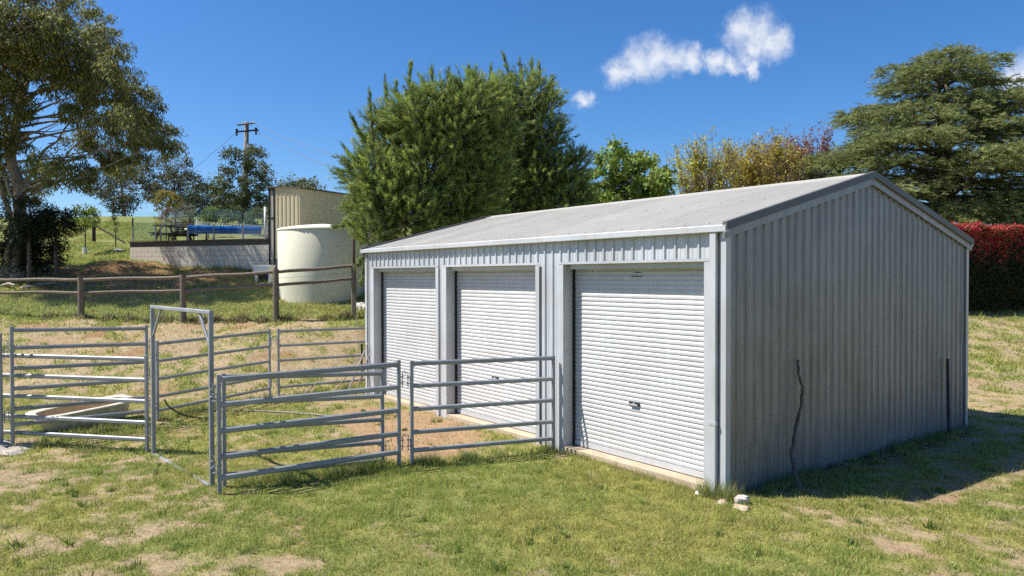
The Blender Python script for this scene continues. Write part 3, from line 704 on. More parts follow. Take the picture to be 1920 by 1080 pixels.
# ------------------------------------------------------------------ pool terrace, tank, cream shed
WL = np.append(site(30.5, -15.95), 0); WR = np.append(site(28.1, -9.20), 0)
wl_len = float(np.hypot(*(WR - WL)[:2])); wang = math.atan2(*(WR - WL)[:2][::-1]); TOP = 4.10
wall = empty('block_wall', (WL[0], WL[1], 2.7), wang); tag(wall, 'whitewashed concrete block retaining wall with a dark stained top course below the pool fence', 'wall')
mb = MB(); mb.box((0.02, 0.02, -0.3), (wl_len - 0.01, 0.19, TOP - 2.7 - 0.06)); mb.build('mortar_core', M['mortar'], wall)
bw, bh = 0.4, 0.2; me_full = {}
for row in range(8):
    zt = TOP - 2.7 - 0.05 - row * bh
    x = -0.2 * (row % 2)
    while x < wl_len - 0.02:
        x0, x1 = max(x, 0.0), min(x + bw, wl_len)
        if x1 - x0 > 0.05:
            key = (round(x1 - x0, 3), row == 0)
            if key not in me_full:
                q = MB(); q.box((0.004, -0.006, -bh + 0.008), (x1 - x0 - 0.004, 0.186, 0)); me_full[key] = q.mesh('block'); me_full[key].materials.append(M['blockd'] if row == 0 else M['blockw'])
            o = link('block', me_full[key], None, wall); o.location = (x0, random.uniform(-0.002, 0.002), zt)
        x += bw
mb = MB(); mb.box((-0.05, -0.05, TOP - 2.7 - 0.046), (wl_len + 0.04, 0.32, TOP - 2.7)); mb.build('coping', M['blockd'], wall)
nb = np.array([-math.sin(wang), math.cos(wang)]); ax = np.array([math.cos(wang), math.sin(wang)])
def deck(s, t): return WL[:2] + ax * s + nb * t           # plan point: s along the wall, t behind it
mb = MB(); c = [deck(0, 0.2), deck(wl_len + 1.0, 0.2), deck(wl_len + 1.5, 13), deck(-0.2, 13)]
vs = [(p[0], p[1], z) for z in (2.2, TOP - 0.05) for p in c]; mb.add(vs, [(3,2,1,0), (4,5,6,7), (0,1,5,4), (1,2,6,5), (2,3,7,6), (3,0,4,7)])
o = mb.build('pool_deck', M['concrete']); tag(o, 'paved pool terrace behind the block wall', kind='structure')
# short side return of the wall
mb = MB(); mb.box((0.005, 0.2, -0.3), (0.19, 4.5, TOP - 2.7 - 0.052)); mb.build('return_wall', M['blockw'], wall)

# glass pool fence on the wall
gfz = empty('glass_fence', (WL[0], WL[1], TOP), wang); tag(gfz, 'clear glass pool fence on short steel posts along the block wall', 'glass fence')
def sx_of(px, t=0.12):        # position along the wall at which the post stands
    lo, hi = -1.0, wl_len + 1
    for _ in range(40):
        mid_ = (lo + hi) / 2; q = deck(mid_, t); u_ = (q - CAM[:2]) @ FW; v_ = (q - CAM[:2]) @ RT
        if 960 + v_ / u_ * 1368.7 < px: lo = mid_
        else: hi = mid_
    return lo
POSTS = [sx_of(p) for p in (250, 293, 302, 353, 402, 456, 503)]
for s in POSTS:
    mb = MB(); mb.bar((s, 0.12, 0), (s, 0.12, 0.62), 0.055, 0.055, up=(0, 1, 0), bev=0.2); mb.build('post', M['galv'], gfz)
for a, b_ in ((0, 1), (2, 3), (3, 4), (4, 5), (5, 6)):
    mb = MB(); mb.box((POSTS[a] + 0.032, 0.114, 0.05), (POSTS[b_] - 0.032, 0.126, 1.2)); mb.build('glass_panel', M['glass'], gfz)

# metal picket pool fence further back
A_ = site(34.5, -14.87); B_ = site(38.5, -12.4)
pf = empty('picket_fence', (A_[0], A_[1], TOP - 0.05), math.atan2(B_[1]-A_[1], B_[0]-A_[0])); tag(pf, 'white loop-top metal pool fence behind the blue roller', 'fence')
Lp = float(np.hypot(*(B_ - A_))) + 0.6
mb = MB()
mb.tube([(0, 0, 0.06), (0, 0, 1.14), (0.015, 0, 1.19), (0.045, 0, 1.21), (0.075, 0, 1.19), (0.09, 0, 1.14), (0.09, 0, 0.06)], 0.011, 5); pk = mb.mesh('picket', True); pk.materials.append(M['white'])
for i in range(int(Lp / 0.17)):
    o = link('picket', pk, None, pf); o.location = (0.06 + i * 0.17, 0, 0)
for z in (0.12, 1.02):
    mb = MB(); mb.bar((0, 0, z), (Lp, 0, z), 0.03, 0.03); mb.build('rail', M['white'], pf)
for x in (0, Lp / 2, Lp):
    mb = MB(); mb.bar((x, 0, 0), (x, 0, 1.28), 0.055, 0.055, up=(0, 1, 0), bev=0.15); mb.build('post', M['white'], pf)

# blue solar cover on its roller
ra = site(30.7, (352 - 960) / 1368.7 * 30.7); rb = site(31.6, (500 - 960) / 1368.7 * 31.6)
rl = float(np.hypot(*(rb - ra))); roll_ = empty('pool_cover_roller', (ra[0], ra[1], TOP - 0.05), math.atan2(rb[1]-ra[1], rb[0]-ra[0])); tag(roll_, 'blue pool blanket wound on a roller with trestle ends', 'pool roller')
mb = MB(); pts = []; rad = []
for t in np.linspace(0, 1, 60):
    pts.append((t * (rl - 0.2), 0.008 * math.sin(t * 40), 0.56)); rad.append((0.185 - 0.02 * t) * (1 + 0.035 * math.sin(t * 47) * math.sin(t * 13 + 1)))
rad[0] *= 0.85; rad[-1] *= 0.8
mb.tube(pts, rad, 20); mb.build('blue_blanket', M['blue'], roll_, True)
mb = MB(); mb.tube([(-0.1, 0, 0.56), (rl + 0.1, 0, 0.60)], 0.05, 10); mb.build('axle', M['white'], roll_, True)
for x in (0.75, rl - 0.0):
    mb = MB(); mb.bar((x, -0.30, 0), (x, 0, 0.40), 0.05, 0.06); mb.bar((x, 0.30, 0), (x, 0, 0.40), 0.05, 0.06); mb.bar((x, -0.16, 0.14), (x, 0.16, 0.14), 0.04, 0.05); mb.build('trestle', M['darkwood'], roll_)
mb = MB(); cpts = [(rl + 0.05, 0.16 * math.cos(a), 0.38 + 0.16 * math.sin(a)) for a in np.linspace(0, 2 * math.pi, 21)]; mb.tube(cpts, 0.014, 6, False); mb.tube([(rl+0.05, -0.15, 0.38), (rl+0.05, 0.15, 0.38)], 0.01, 5); mb.build('hand_wheel', M['black'], roll_)

# dark picnic table
tp = site(31.3, (327 - 960) / 1368.7 * 31.3)
tb = empty('picnic_table', (tp[0], tp[1], TOP - 0.05), wang + 0.15); tag(tb, 'dark stained timber picnic table on the pool terrace', 'picnic table')
for i in range(5):
    mb = MB(); mb.box((-0.42 + i * 0.17, -0.75, 0.70), (-0.42 + i * 0.17 + 0.155, 0.75, 0.74)); mb.build('table_plank', M['darkwood'], tb)
for x in (-0.62, 0.55):
    for j in range(2):
        mb = MB(); mb.box((x + j * 0.15 - 0.06, -0.75, 0.42), (x + j * 0.15 + 0.075, 0.75, 0.455)); mb.build('bench_plank', M['darkwood'], tb)
for y in (-0.55, 0.55):
    mb = MB(); mb.bar((-0.55, y, 0), (-0.18, y, 0.70), 0.05, 0.10, up=(0, 1, 0)); mb.bar((0.55, y, 0), (0.18, y, 0.70), 0.05, 0.10, up=(0, 1, 0)); mb.build('leg_frame', M['darkwood'], tb)
    mb = MB(); mb.bar((-0.72, y + 0.055, 0.38), (0.72, y + 0.055, 0.38), 0.05, 0.10); mb.build('bearer', M['darkwood'], tb)
sb = site(31.9, (345 - 960) / 1368.7 * 31.9)
sbn = empty('bench_seat', (sb[0], sb[1], TOP - 0.05), wang); tag(sbn, 'dark slatted garden bench behind the picnic table', 'bench')
for i in range(5):
    mb = MB(); mb.box((-0.55, 0.02, 0.50 + i * 0.10), (0.55, 0.05, 0.585 + i * 0.10)); mb.build('back_slat', M['darkwood'], sbn)
mb = MB(); mb.box((-0.55, -0.42, 0.42), (0.55, 0.0, 0.46)); mb.build('seat', M['darkwood'], sbn)
for x in (-0.5, 0.5):
    for y in (-0.36, 0.03):
        mb = MB(); mb.bar((x, y + 0.03, 0), (x, y + 0.03, 0.42 if y < 0 else 1.0), 0.05, 0.05); mb.build('leg', M['darkwood'], sbn)

# concrete tank
tk = site(25.0, (606.5 - 960) / 1368.7 * 25.0); tz = 1.72
tank = empty('water_tank', (tk[0], tk[1], tz)); tag(tank, 'round cream concrete water tank below the tall cream shed', 'water tank')
R_ = 1.49; Ht = 4.20 - tz
mb = MB(); mb.lathe([(R_, 0), (R_ - 0.005, 0.6), (R_ - 0.002, Ht - 0.05), (R_ - 0.02, Ht - 0.02)], n=72); mb.build('body', M['tank'], tank, True)
mb = MB(); mb.lathe([(R_ + 0.012, Ht - 0.05), (R_ + 0.018, Ht - 0.035), (R_ + 0.014, Ht + 0.015), (R_ - 0.05, Ht + 0.04), (R_ * 0.6, Ht + 0.13), (0.25, Ht + 0.20), (0.02, Ht + 0.21)], n=72); mb.build('lid', M['tank'], tank, True)

# tall cream clad shed behind the tank
csc = site(27.5, (563 - 960) / 1368.7 * 27.5)
cr = np.array([-0.513, 0.858]); cl = np.array([-0.858, -0.513])
cshed = empty('pump_shed', (csc[0], csc[1], 2.6)); tag(cshed, 'tall cream metal-clad shed with a flat roof behind the round tank', 'shed')
def cw(mb): mb.v = [(x - csc[0], y - csc[1], z - 2.6) for x, y, z in mb.v]; return mb
CT = 5.93
for (d_, L_, n_) in ((cr, 6.4, 8), (cl, 1.15, 1)):
    out = np.array([cl[0], cl[1]]) * -1 if d_ is cr else np.array([cr[0], cr[1]]) * -1
    nrm = np.array([d_[1], -d_[0]])
    if nrm @ (CAM[:2] - csc) < 0: nrm = -nrm
    ed = np.linspace(0, L_, n_ + 1)
    for i in range(n_):
        pl = lambda a, h, z: (csc[0] + d_[0] * a + nrm[0] * h, csc[1] + d_[1] * a + nrm[1] * h, z)
        cw(sheet(ed[i], ed[i+1], lambda a: 3.30, lambda a: CT + (0.09 * a / 1.15 if d_ is cl else 0.02 * a), pl, 0.1)).build('wall_sheet', M['cream'], cshed)
far1 = csc + cr * 6.4; far2 = csc + cl * 1.45
far3 = far1 + cl * 5; 
mb = MB(); q = [csc + cr * 0.02 + cl * 0.02, far1 + cl * 0.02, far1 + cl * 1.43, csc + cl * 1.43 + cr * 0.02]
vs = [(p[0], p[1], z) for z in (2.2, 3.30) for p in q]; mb.add(vs, [(0,1,5,4), (1,2,6,5), (2,3,7,6), (3,0,4,7), (4,5,6,7)]); cw(mb).build('block_base', M['block'], cshed)
mb = MB(); q = [csc - cr * 0.08 - cl * 0.08, far1 - cl * 0.08 + cr * 0.08, far1 + cl * 1.55 + cr * 0.08, csc + cl * 1.55 - cr * 0.08]; zt = [CT, CT + 0.14, CT + 0.22, CT + 0.10]
vs = [(p[0], p[1], z + dz) for dz in (0.005, 0.055) for p, z in zip(q, zt)]; mb.add(vs, [(3,2,1,0), (4,5,6,7), (0,1,5,4), (1,2,6,5), (2,3,7,6), (3,0,4,7)]); cw(mb).build('roof', M['blockd'], cshed)
for a in (1.19, 1.42):
    p = csc + cl * a; mb = MB(); mb.bar((p[0], p[1], 2.9), (p[0], p[1], CT + 0.08), 0.06, 0.06, up=(1, 0, 0)); cw(mb).build('corner_post', M['black'], cshed)
p0, p1 = csc + cl * 1.23, csc + cl * 1.38
for z0, z1 in ((3.35, 4.85), (4.92, 5.9)):
    mb = MB(); q = [p0, p1]; vs = [(p0[0], p0[1], z0), (p1[0], p1[1], z0), (p1[0], p1[1], z1), (p0[0], p0[1], z1)]
    vs += [(x + cr[0] * 0.02, y + cr[1] * 0.02, z) for x, y, z in vs]; mb.add(vs, [(0,1,2,3), (7,6,5,4), (0,4,5,1), (1,5,6,2), (2,6,7,3), (3,7,4,0)]); cw(mb).build('side_panel', M['block'], cshed)
mb = MB(); p = csc + cl * 1.32 - cr * 0.05; mb.tube([(p[0], p[1], 4.88), (p[0], p[1], 4.88)], 0.01, 4) if False else None
for dz in (4.885,):
    mb.bar((p0[0], p0[1], dz), (p1[0], p1[1], dz), 0.05, 0.06); cw(mb).build('cross_rail', M['black'], cshed)
p = csc + cl * 1.62; mb = MB(); mb.tube([(p[0], p[1], 4.05), (p[0], p[1], 5.30)], 0.045, 8); o = mb.build('vent_pipe', M['white'], None, True); tag(o, 'white upright pipe beside the dark corner of the cream shed', 'pipe')
# brown overflow pipe standing beyond the last fence post
bp = site(22.1, (663.5 - 960) / 1368.7 * 22.1); mb = MB(); mb.tube([(bp[0], bp[1], 1.4), (bp[0], bp[1], 5.05)], 0.042, 10); o = mb.build('brown_pipe', M['brownpipe'], None, True); tag(o, 'tall dark brown upright pipe behind the last fence post', 'pipe')
# pump box and pieces by the wall
pb = site(26.6, (497 - 960) / 1368.7 * 26.6); pz = gz(*pb)
box_ = empty('pump_box', (pb[0], pb[1], pz), wang + 0.2); tag(box_, 'small white pump box on legs beside the round tank', 'box')
mb = MB(); mb.box((-0.34, -0.2, 0.30), (0.28, 0.2, 0.52)); mb.build('case', M['white'], box_)
mb = MB(); mb.box((-0.36, -0.22, 0.525), (0.30, 0.22, 0.60)); mb.build('lid', M['white'], box_)
mb = MB(); mb.box((-0.14, -0.14, 0.04), (0.2, 0.14, 0.295)); mb.build('motor', M['black'], box_)
for x in (-0.3, 0.22): mb = MB(); mb.box((x, -0.18, -0.1), (x + 0.07, 0.18, 0.296)); mb.build('leg', M['white'], box_)
for i, (du, dv) in enumerate(((26.1, -8.95), (26.0, -8.7), (26.3, -8.55))):
    p = site(du, dv); rock('rock', ['rust-red stone in front of the pump box', 'pale stone beside the pump box', 'grey stone between pump box and tank'][i], (p[0], p[1], gz(*p) + 0.03), (0.3, 0.22, 0.2), 40 + i, M['concrete' if i == 0 else 'paver'], i)
for i in range(7):
    p = site(22.6 + 0.5 * random.random(), -4.9 + i * 0.22); rock('rubble_stone', 'pale rubble stone heaped between the tank foot and the shed corner', (p[0], p[1], gz(*p) + 0.06), (0.4, 0.3, 0.28), 60 + i, M['rock'], i, 'rock', 'rubble beside the tank')

# utility pole
pu = 56.0; pp = site(pu, (459 - 960) / 1368.7 * pu); pt = site(pu, (465 - 960) / 1368.7 * pu); zb_ = gz(*pp); zt_ = 2.612 + (518.4 - 229) / 1368.7 * pu
pole = empty('utility_pole', (pp[0], pp[1], zb_)); tag(pole, 'timber power pole with two crossarms and a small transformer', 'power pole')
def po(x, y, z): return (x - pp[0], y - pp[1], z - zb_)
mb = MB(); mb.tube([po(pp[0], pp[1], zb_ - 0.3), po(*(pp + (pt - pp) * 0.5), (zb_ + zt_) / 2), po(pt[0], pt[1], zt_)], [0.23, 0.20, 0.16], 12); mb.build('shaft', M['polewood'], pole, True)
def pxp(px, py, u=pu): q = site(u, (px - 960) / 1368.7 * u); return (q[0], q[1], 2.612 + (518.4 - py) / 1368.7 * u)
for (xa, ya, xb, yb, h) in ((447, 234.5, 479, 231, 0.13), (447, 247, 487, 244, 0.12)):
    mb = MB(); mb.bar(po(*pxp(xa, ya, pu - 0.3)), po(*pxp(xb, yb, pu - 0.1)), 0.12, h); mb.build('crossarm', M['polewood'] if ya < 240 else M['darkwood'], pole)
for px, py in ((446, 248), (482, 246)):
    mb = MB(); c = po(*pxp(px, py, pu - 0.3)); mb.tube([(c[0], c[1], c[2] - 0.28), (c[0], c[1], c[2] + 0.25)], [0.06, 0.1], 8); mb.build('insulator', M['black'], pole)
for px, py in ((458, 229), (479, 229)):
    mb = MB(); c = po(*pxp(px, py + 2, pu - 0.2)); mb.tube([c, (c[0], c[1], c[2] + 0.15)], [0.05, 0.03], 7); mb.build('insulator', M['white'], pole)
mb = MB(); c = po(*pxp(471, 280, pu - 0.3)); mb.tube([(c[0], c[1], c[2] - 0.4), (c[0], c[1], c[2] + 0.4)], 0.26, 12); mb.build('transformer', M['galv'], pole)
mb = MB(); c = po(*pxp(459, 398, pu - 0.25)); mb.box((c[0]-0.2, c[1]-0.15, c[2]-0.45), (c[0]+0.2, c[1]+0.15, c[2]+0.55)); mb.build('meter_box', M['galv'], pole)
def cable(label, a, b_, sag, r=0.018):
    pts = [(a[0]*(1-t)+b_[0]*t, a[1]*(1-t)+b_[1]*t, a[2]*(1-t)+b_[2]*t - sag*4*t*(1-t)) for t in np.linspace(0, 1, 16)]
    mb = MB(); mb.tube(pts, r, 5); o = mb.build('power_line', M['wire'], None, True); tag(o, label, 'cable')
cable('upper power line sagging from the pole top towards the conifers', pxp(479, 231), pxp(760, 320, 44), 0.5)
cable('second power line from the lower crossarm towards the conifers', pxp(484, 248), pxp(760, 352, 44), 0.5)
cable('service wire dropping from the transformer to the cream shed roof', pxp(472, 285), pxp(545, 356, 29.5), 0.2, 0.014)
cable('stay wire running from the pole down to the ground', pxp(447, 247), pxp(330, 345, 70), 0.05, 0.016)

# ------------------------------------------------------------------ vegetation builders
def unit(v): return v / np.maximum(np.linalg.norm(v, axis=-1, keepdims=True), 1e-9)
def rand_dir(r, n): return unit(r.normal(size=(n, 3)))

def leaf_geo(P, Dr, L, Wd, r, col, tri=False):
    """leaf-sized faces at P along Dr; returns V, F, C"""
    n = len(P); Dr = unit(Dr); sd = unit(np.cross(Dr, rand_dir(r, n)))
    L = np.broadcast_to(L, (n,))[:, None]; Wd = np.broadcast_to(Wd, (n,))[:, None]
    if tri:
        V = np.stack([P - sd * Wd / 2, P + sd * Wd / 2, P + Dr * L], 1).reshape(-1, 3); F = np.arange(n * 3).reshape(-1, 3); C = np.repeat(col, 3, 0)
    else:
        nr = np.cross(Dr, sd)
        V = np.stack([P, P + Dr * L * 0.45 + sd * Wd / 2 + nr * L * 0.06, P + Dr * L, P + Dr * L * 0.45 - sd * Wd / 2 + nr * L * 0.06], 1).reshape(-1, 3)
        F = np.arange(n * 4).reshape(-1, 4); C = np.repeat(col, 4, 0)
    return V, F, C

def limb(p0, p1, r0, r1, rs, n=7, wob=0.08, lift=0.0):
    p0 = np.array(p0, float); p1 = np.array(p1, float); L = np.linalg.norm(p1 - p0); pts = []
    ph = rs.random(6) * 6.28
    for t in np.linspace(0, 1, n):
        q = p0 * (1 - t) + p1 * t; a = wob * L * math.sin(math.pi * t)
        q = q + np.array([math.sin(3 * t + ph[0]), math.sin(3.5 * t + ph[1]), 0.5 * math.sin(4 * t + ph[2])]) * a * 0.6
        q[2] += lift * L * math.sin(math.pi * t); pts.append(q)
    return pts, [r0 + (r1 - r0) * t ** 0.8 for t in np.linspace(0, 1, n)]

def colours(r, n, base, var=0.25, alt=None, pa=0.0, shade=None):
    c = np.array(base) * (1 + var * (r.random((n, 1)) * 2 - 1)) * (1 + 0.10 * (r.random((n, 3)) * 2 - 1))
    if alt is not None:
        k = r.random(n) < pa; c[k] = np.array(alt) * (1 + var * (r.random((k.sum(), 1)) * 2 - 1))
    return np.clip(c, 0.005, 0.9)

def make_tree(name, label, base, limbs, crown, bark, leafm, cat='tree', group=None, crown_name='crown'):
    """limbs: list of (pts, radii) in world; crown: list of (V, F, C) in world"""
    e = empty(name, base); tag(e, label, cat, group); b_ = np.array(base)
    mb = MB()
    for pts, rad in limbs: mb.tube([np.array(p) - b_ for p in pts], rad, 8 if max(rad) > 0.06 else 4, False)
    if limbs: mb.build('trunk', bark, e, True)
    k = 0; Vs, Fs, Cs = [], [], []
    for V, F, C in crown: Vs.append(V - b_); Fs.append(F + k); Cs.append(C); k += len(V)
    link(crown_name, fast_mesh(crown_name, np.concatenate(Vs), np.concatenate(Fs), np.concatenate(Cs)), leafm, e)
    return e

def lobe_points(r, c, rad, n, shell=0.55):
    d = rand_dir(r, n); q = shell + (1 - shell) * r.random((n, 1)) ** 0.6
    lump = 0.82 + 0.36 * vnoise(d[:, 0] * 1.7 + c[0] * 1.3 + 50, d[:, 1] * 1.7 + d[:, 2] * 1.9 + c[2] + 50, 17)[:, None]
    return np.array(c) + d * q * lump * np.array(rad), d

def leafy_tree(name, label, base, lobes, seed, bark, cols, leaf=(0.16, 0.055), clumps=26, per=44, clump_r=0.36, droop=0.7, trunk=None, r0=0.22, group=None, alt=None, pa=0.0, cat='tree', dens=1.0, twigs=True):
    """lobes: (x, y, z, rx, rz) crown masses in world space; limbs run from the trunk to each, small twigs to each leaf clump"""
    r = np.random.default_rng(seed); base = np.array(base, float)
    zs = [l[2] for l in lobes]; cx = np.mean([l[0] for l in lobes]); cy = np.mean([l[1] for l in lobes])
    limbs = []
    if trunk is None: trunk = [tuple(base - [0, 0, 0.2]), (base[0] * .7 + cx * .3, base[1] * .7 + cy * .3, base[2] + (min(zs) - base[2]) * 0.7), (cx, cy, np.mean(zs))]
    tp = np.array(trunk, float); tr_ = np.linspace(r0, r0 * 0.35, len(tp))
    limbs.append(([tuple(p) for p in tp], list(tr_)))
    dense = np.concatenate([np.linspace(tp[i], tp[i+1], 8) for i in range(len(tp) - 1)])
    crown = []
    for (x, y, z, rx, rz) in lobes:
        c = np.array([x, y, z]); low = dense[dense[:, 2] < z - 0.15 * rz]
        if len(low) == 0: low = dense[:1]
        w = np.linalg.norm(low - c, axis=1) + 0.0; j = np.argmin(w * (1 + 0.15 * r.random(len(w))))
        limbs.append(limb(low[j], c, r0 * 0.22, r0 * 0.06, r, 8, 0.12, 0.05))
        n = int(clumps * dens * (rx / 1.0) ** 2 + 5)
        cp, d = lobe_points(r, c, (rx, rx, rz), n)
        if twigs:
            for q in range(n):
                limbs.append(limb(c + (cp[q] - c) * 0.45 + r.normal(size=3) * 0.22 * rx, cp[q], r0 * 0.03 + 0.006, 0.004, r, 4, 0.12, 0.08))
        k = np.maximum((per * (0.5 + r.random(n))).astype(int), 6)
        idx = np.repeat(np.arange(n), k); m_ = len(idx)
        cr_ = clump_r * (0.6 + 0.8 * r.random(n))
        P = cp[idx] + rand_dir(r, m_) * (r.random((m_, 1)) ** 0.5) * cr_[idx][:, None] * np.array([1, 1, 0.75])
        Dv = rand_dir(r, m_) + np.array([0, 0, -droop]) + d[idx] * 0.4
        tone = (0.75 + 0.5 * r.random(n))[idx][:, None]
        C = colours(r, m_, cols, 0.3, alt, pa) * tone
        crown.append(leaf_geo(P, Dv, leaf[0] * (0.7 + 0.6 * r.random(m_)), leaf[1] * (0.7 + 0.6 * r.random(m_)), r, C))
    return make_tree(name, label, tuple(base), limbs, crown, bark, M['leaf'], cat, group)

def sv3(u, px, py):       # survey point: distance up the site, bearing column and level row of the sightline
    q = site(u, (px - 960) / 1368.7 * u); return np.array([q[0], q[1], 2.612 + (518.4 - py) / 1368.7 * u])
def lobes_at(u, spec, seed, depth=1.5):
    r = np.random.default_rng(seed); out = []
    for px, py, rp_, *rz in spec:
        p = sv3(u + r.uniform(-depth, depth), px, py); k = u / 1368.7
        out.append((p[0], p[1], p[2], rp_ * k, (rz[0] if rz else rp_ * 0.85) * k))
    return out

# ------------------------------------------------------------------ the big gum tree
gb = sv3(27.0, 30, 516); gb[2] = gz(gb[0], gb[1])
spec = [(20, 30, 70), (85, 20, 60), (150, 40, 62), (205, 88, 44), (-60, 60, 80), (-40, 150, 80), (30, 105, 62), (100, 95, 60), (165, 120, 58), (225, 120, 26), (130, 165, 40), (215, 165, 50),
        (262, 195, 42), (245, 232, 44), (185, 225, 42), (298, 250, 36), (320, 272, 18), (265, 275, 34), (205, 282, 36), (150, 325, 34), (100, 310, 36), (235, 310, 26), (12, 205, 44), (-70, 240, 60), (55, 345, 44), (-20, 330, 55), (30, 260, 26), (150, 262, 22)]
lob = lobes_at(27.0, spec, 3, 3.2) + lobes_at(24.6, [(60, 60, 60), (130, 110, 55), (200, 170, 45), (240, 235, 40), (-20, 120, 70), (150, 215, 30), (-130, 100, 80), (-120, 200, 70), (-60, 270, 55)], 91, 0.8) + lobes_at(28.5, [(-150, 160, 80), (-130, 280, 60), (-90, 60, 70), (-180, 230, 70)], 92, 1.2)
T0 = sv3(27, 30, 520); T0[2] = gb[2] - 0.2
gum_trunk = [tuple(T0), tuple(sv3(27, 38, 430)), tuple(sv3(27, 40, 350)), tuple(sv3(27, 22, 295)), tuple(sv3(27.2, 40, 200)), tuple(sv3(27.2, 62, 120)), tuple(sv3(27, 90, 60))]
gum = leafy_tree('gum_tree', 'large old gum tree with pale forking limbs beside the timber fence', tuple(gb), lob, 4, M['gumbark'], (0.155, 0.165, 0.055), (0.17, 0.042), clumps=30, per=72, clump_r=0.34, droop=1.3, trunk=gum_trunk, r0=0.27, alt=(0.30, 0.30, 0.05), pa=0.18)
r = np.random.default_rng(8)
mb = MB()
for a, b_, ra_, rb_ in (((27, 10, 515), (26.5, -6, 300), .22, .12), ((26.5, -6, 300), (26.4, -60, 130), .12, .05), ((27, 40, 345), (27.4, 110, 265), .13, .06), ((27.4, 110, 265), (27.2, 200, 190), .06, .025),
                       ((27, 40, 350), (26.5, 140, 300), .10, .045), ((26.5, 140, 300), (26.2, 260, 262), .045, .02), ((27, 22, 295), (27, 8, 215), .15, .08), ((27, 8, 215), (26.7, -6, 120), .08, .03), ((27, 45, 200), (27.3, 120, 185), .06, .02),
                       ((27.2, 60, 190), (26.8, 150, 155), .05, .02), ((27, 30, 250), (27.2, 140, 240), .05, .015), ((27, 42, 280), (27.3, 130, 225), .05, .012), ((27.3, 130, 225), (27.3, 155, 170), .03, .01), ((27, 35, 500), (27.5, 75, 420), .10, .04), ((27, 20, 505), (26.6, 30, 400), .16, .10), ((26.6, 30, 400), (26.3, 15, 330), .10, .06)):
    p0 = sv3(*a); p1 = sv3(*b_)
    if a[2] > 498: p0[2] = gz(p0[0], p0[1]) - 0.1
    pts, rad = limb(p0 - gb, p1 - gb, ra_ * 0.68, rb_ * 0.62, r, 11, 0.14, 0.03); mb.tube(pts, rad, 9, False)
mb.build('limb', M['gumbark'], gum, True)
# dark scrub growing round its foot
for i, (px, py, rr_, lab) in enumerate([(55, 400, 42, 'dark wattle shrub growing against the gum trunk, tallest of the scrub'), (105, 415, 34, 'dark wattle shrub spreading beside the gum trunk towards the open lawn'), (10, 440, 48, 'dense dark shrub at the picture edge below the gum tree'), (75, 470, 30, 'low dark shrub in front of the gum tree foot')]):
    u_ = 26.2 + 0.4 * i; b_ = sv3(u_, px, 515); b_[2] = gz(b_[0], b_[1]); k = u_ / 1368.7
    sp = [(px, py, rr_), (px - rr_ * .7, py + rr_ * .5, rr_ * .7), (px + rr_ * .7, py + rr_ * .4, rr_ * .65), (px + rr_ * .1, py + rr_ * .9, rr_ * .7)]
    leafy_tree('scrub_bush', lab, tuple(b_), lobes_at(u_, sp, 70 + i, 0.4), 80 + i, M['bark'], (0.030, 0.042, 0.018), (0.15, 0.035), clumps=42, per=50, clump_r=0.28, droop=0.4, r0=0.09, cat='shrub', group='dark scrub under the gum tree')

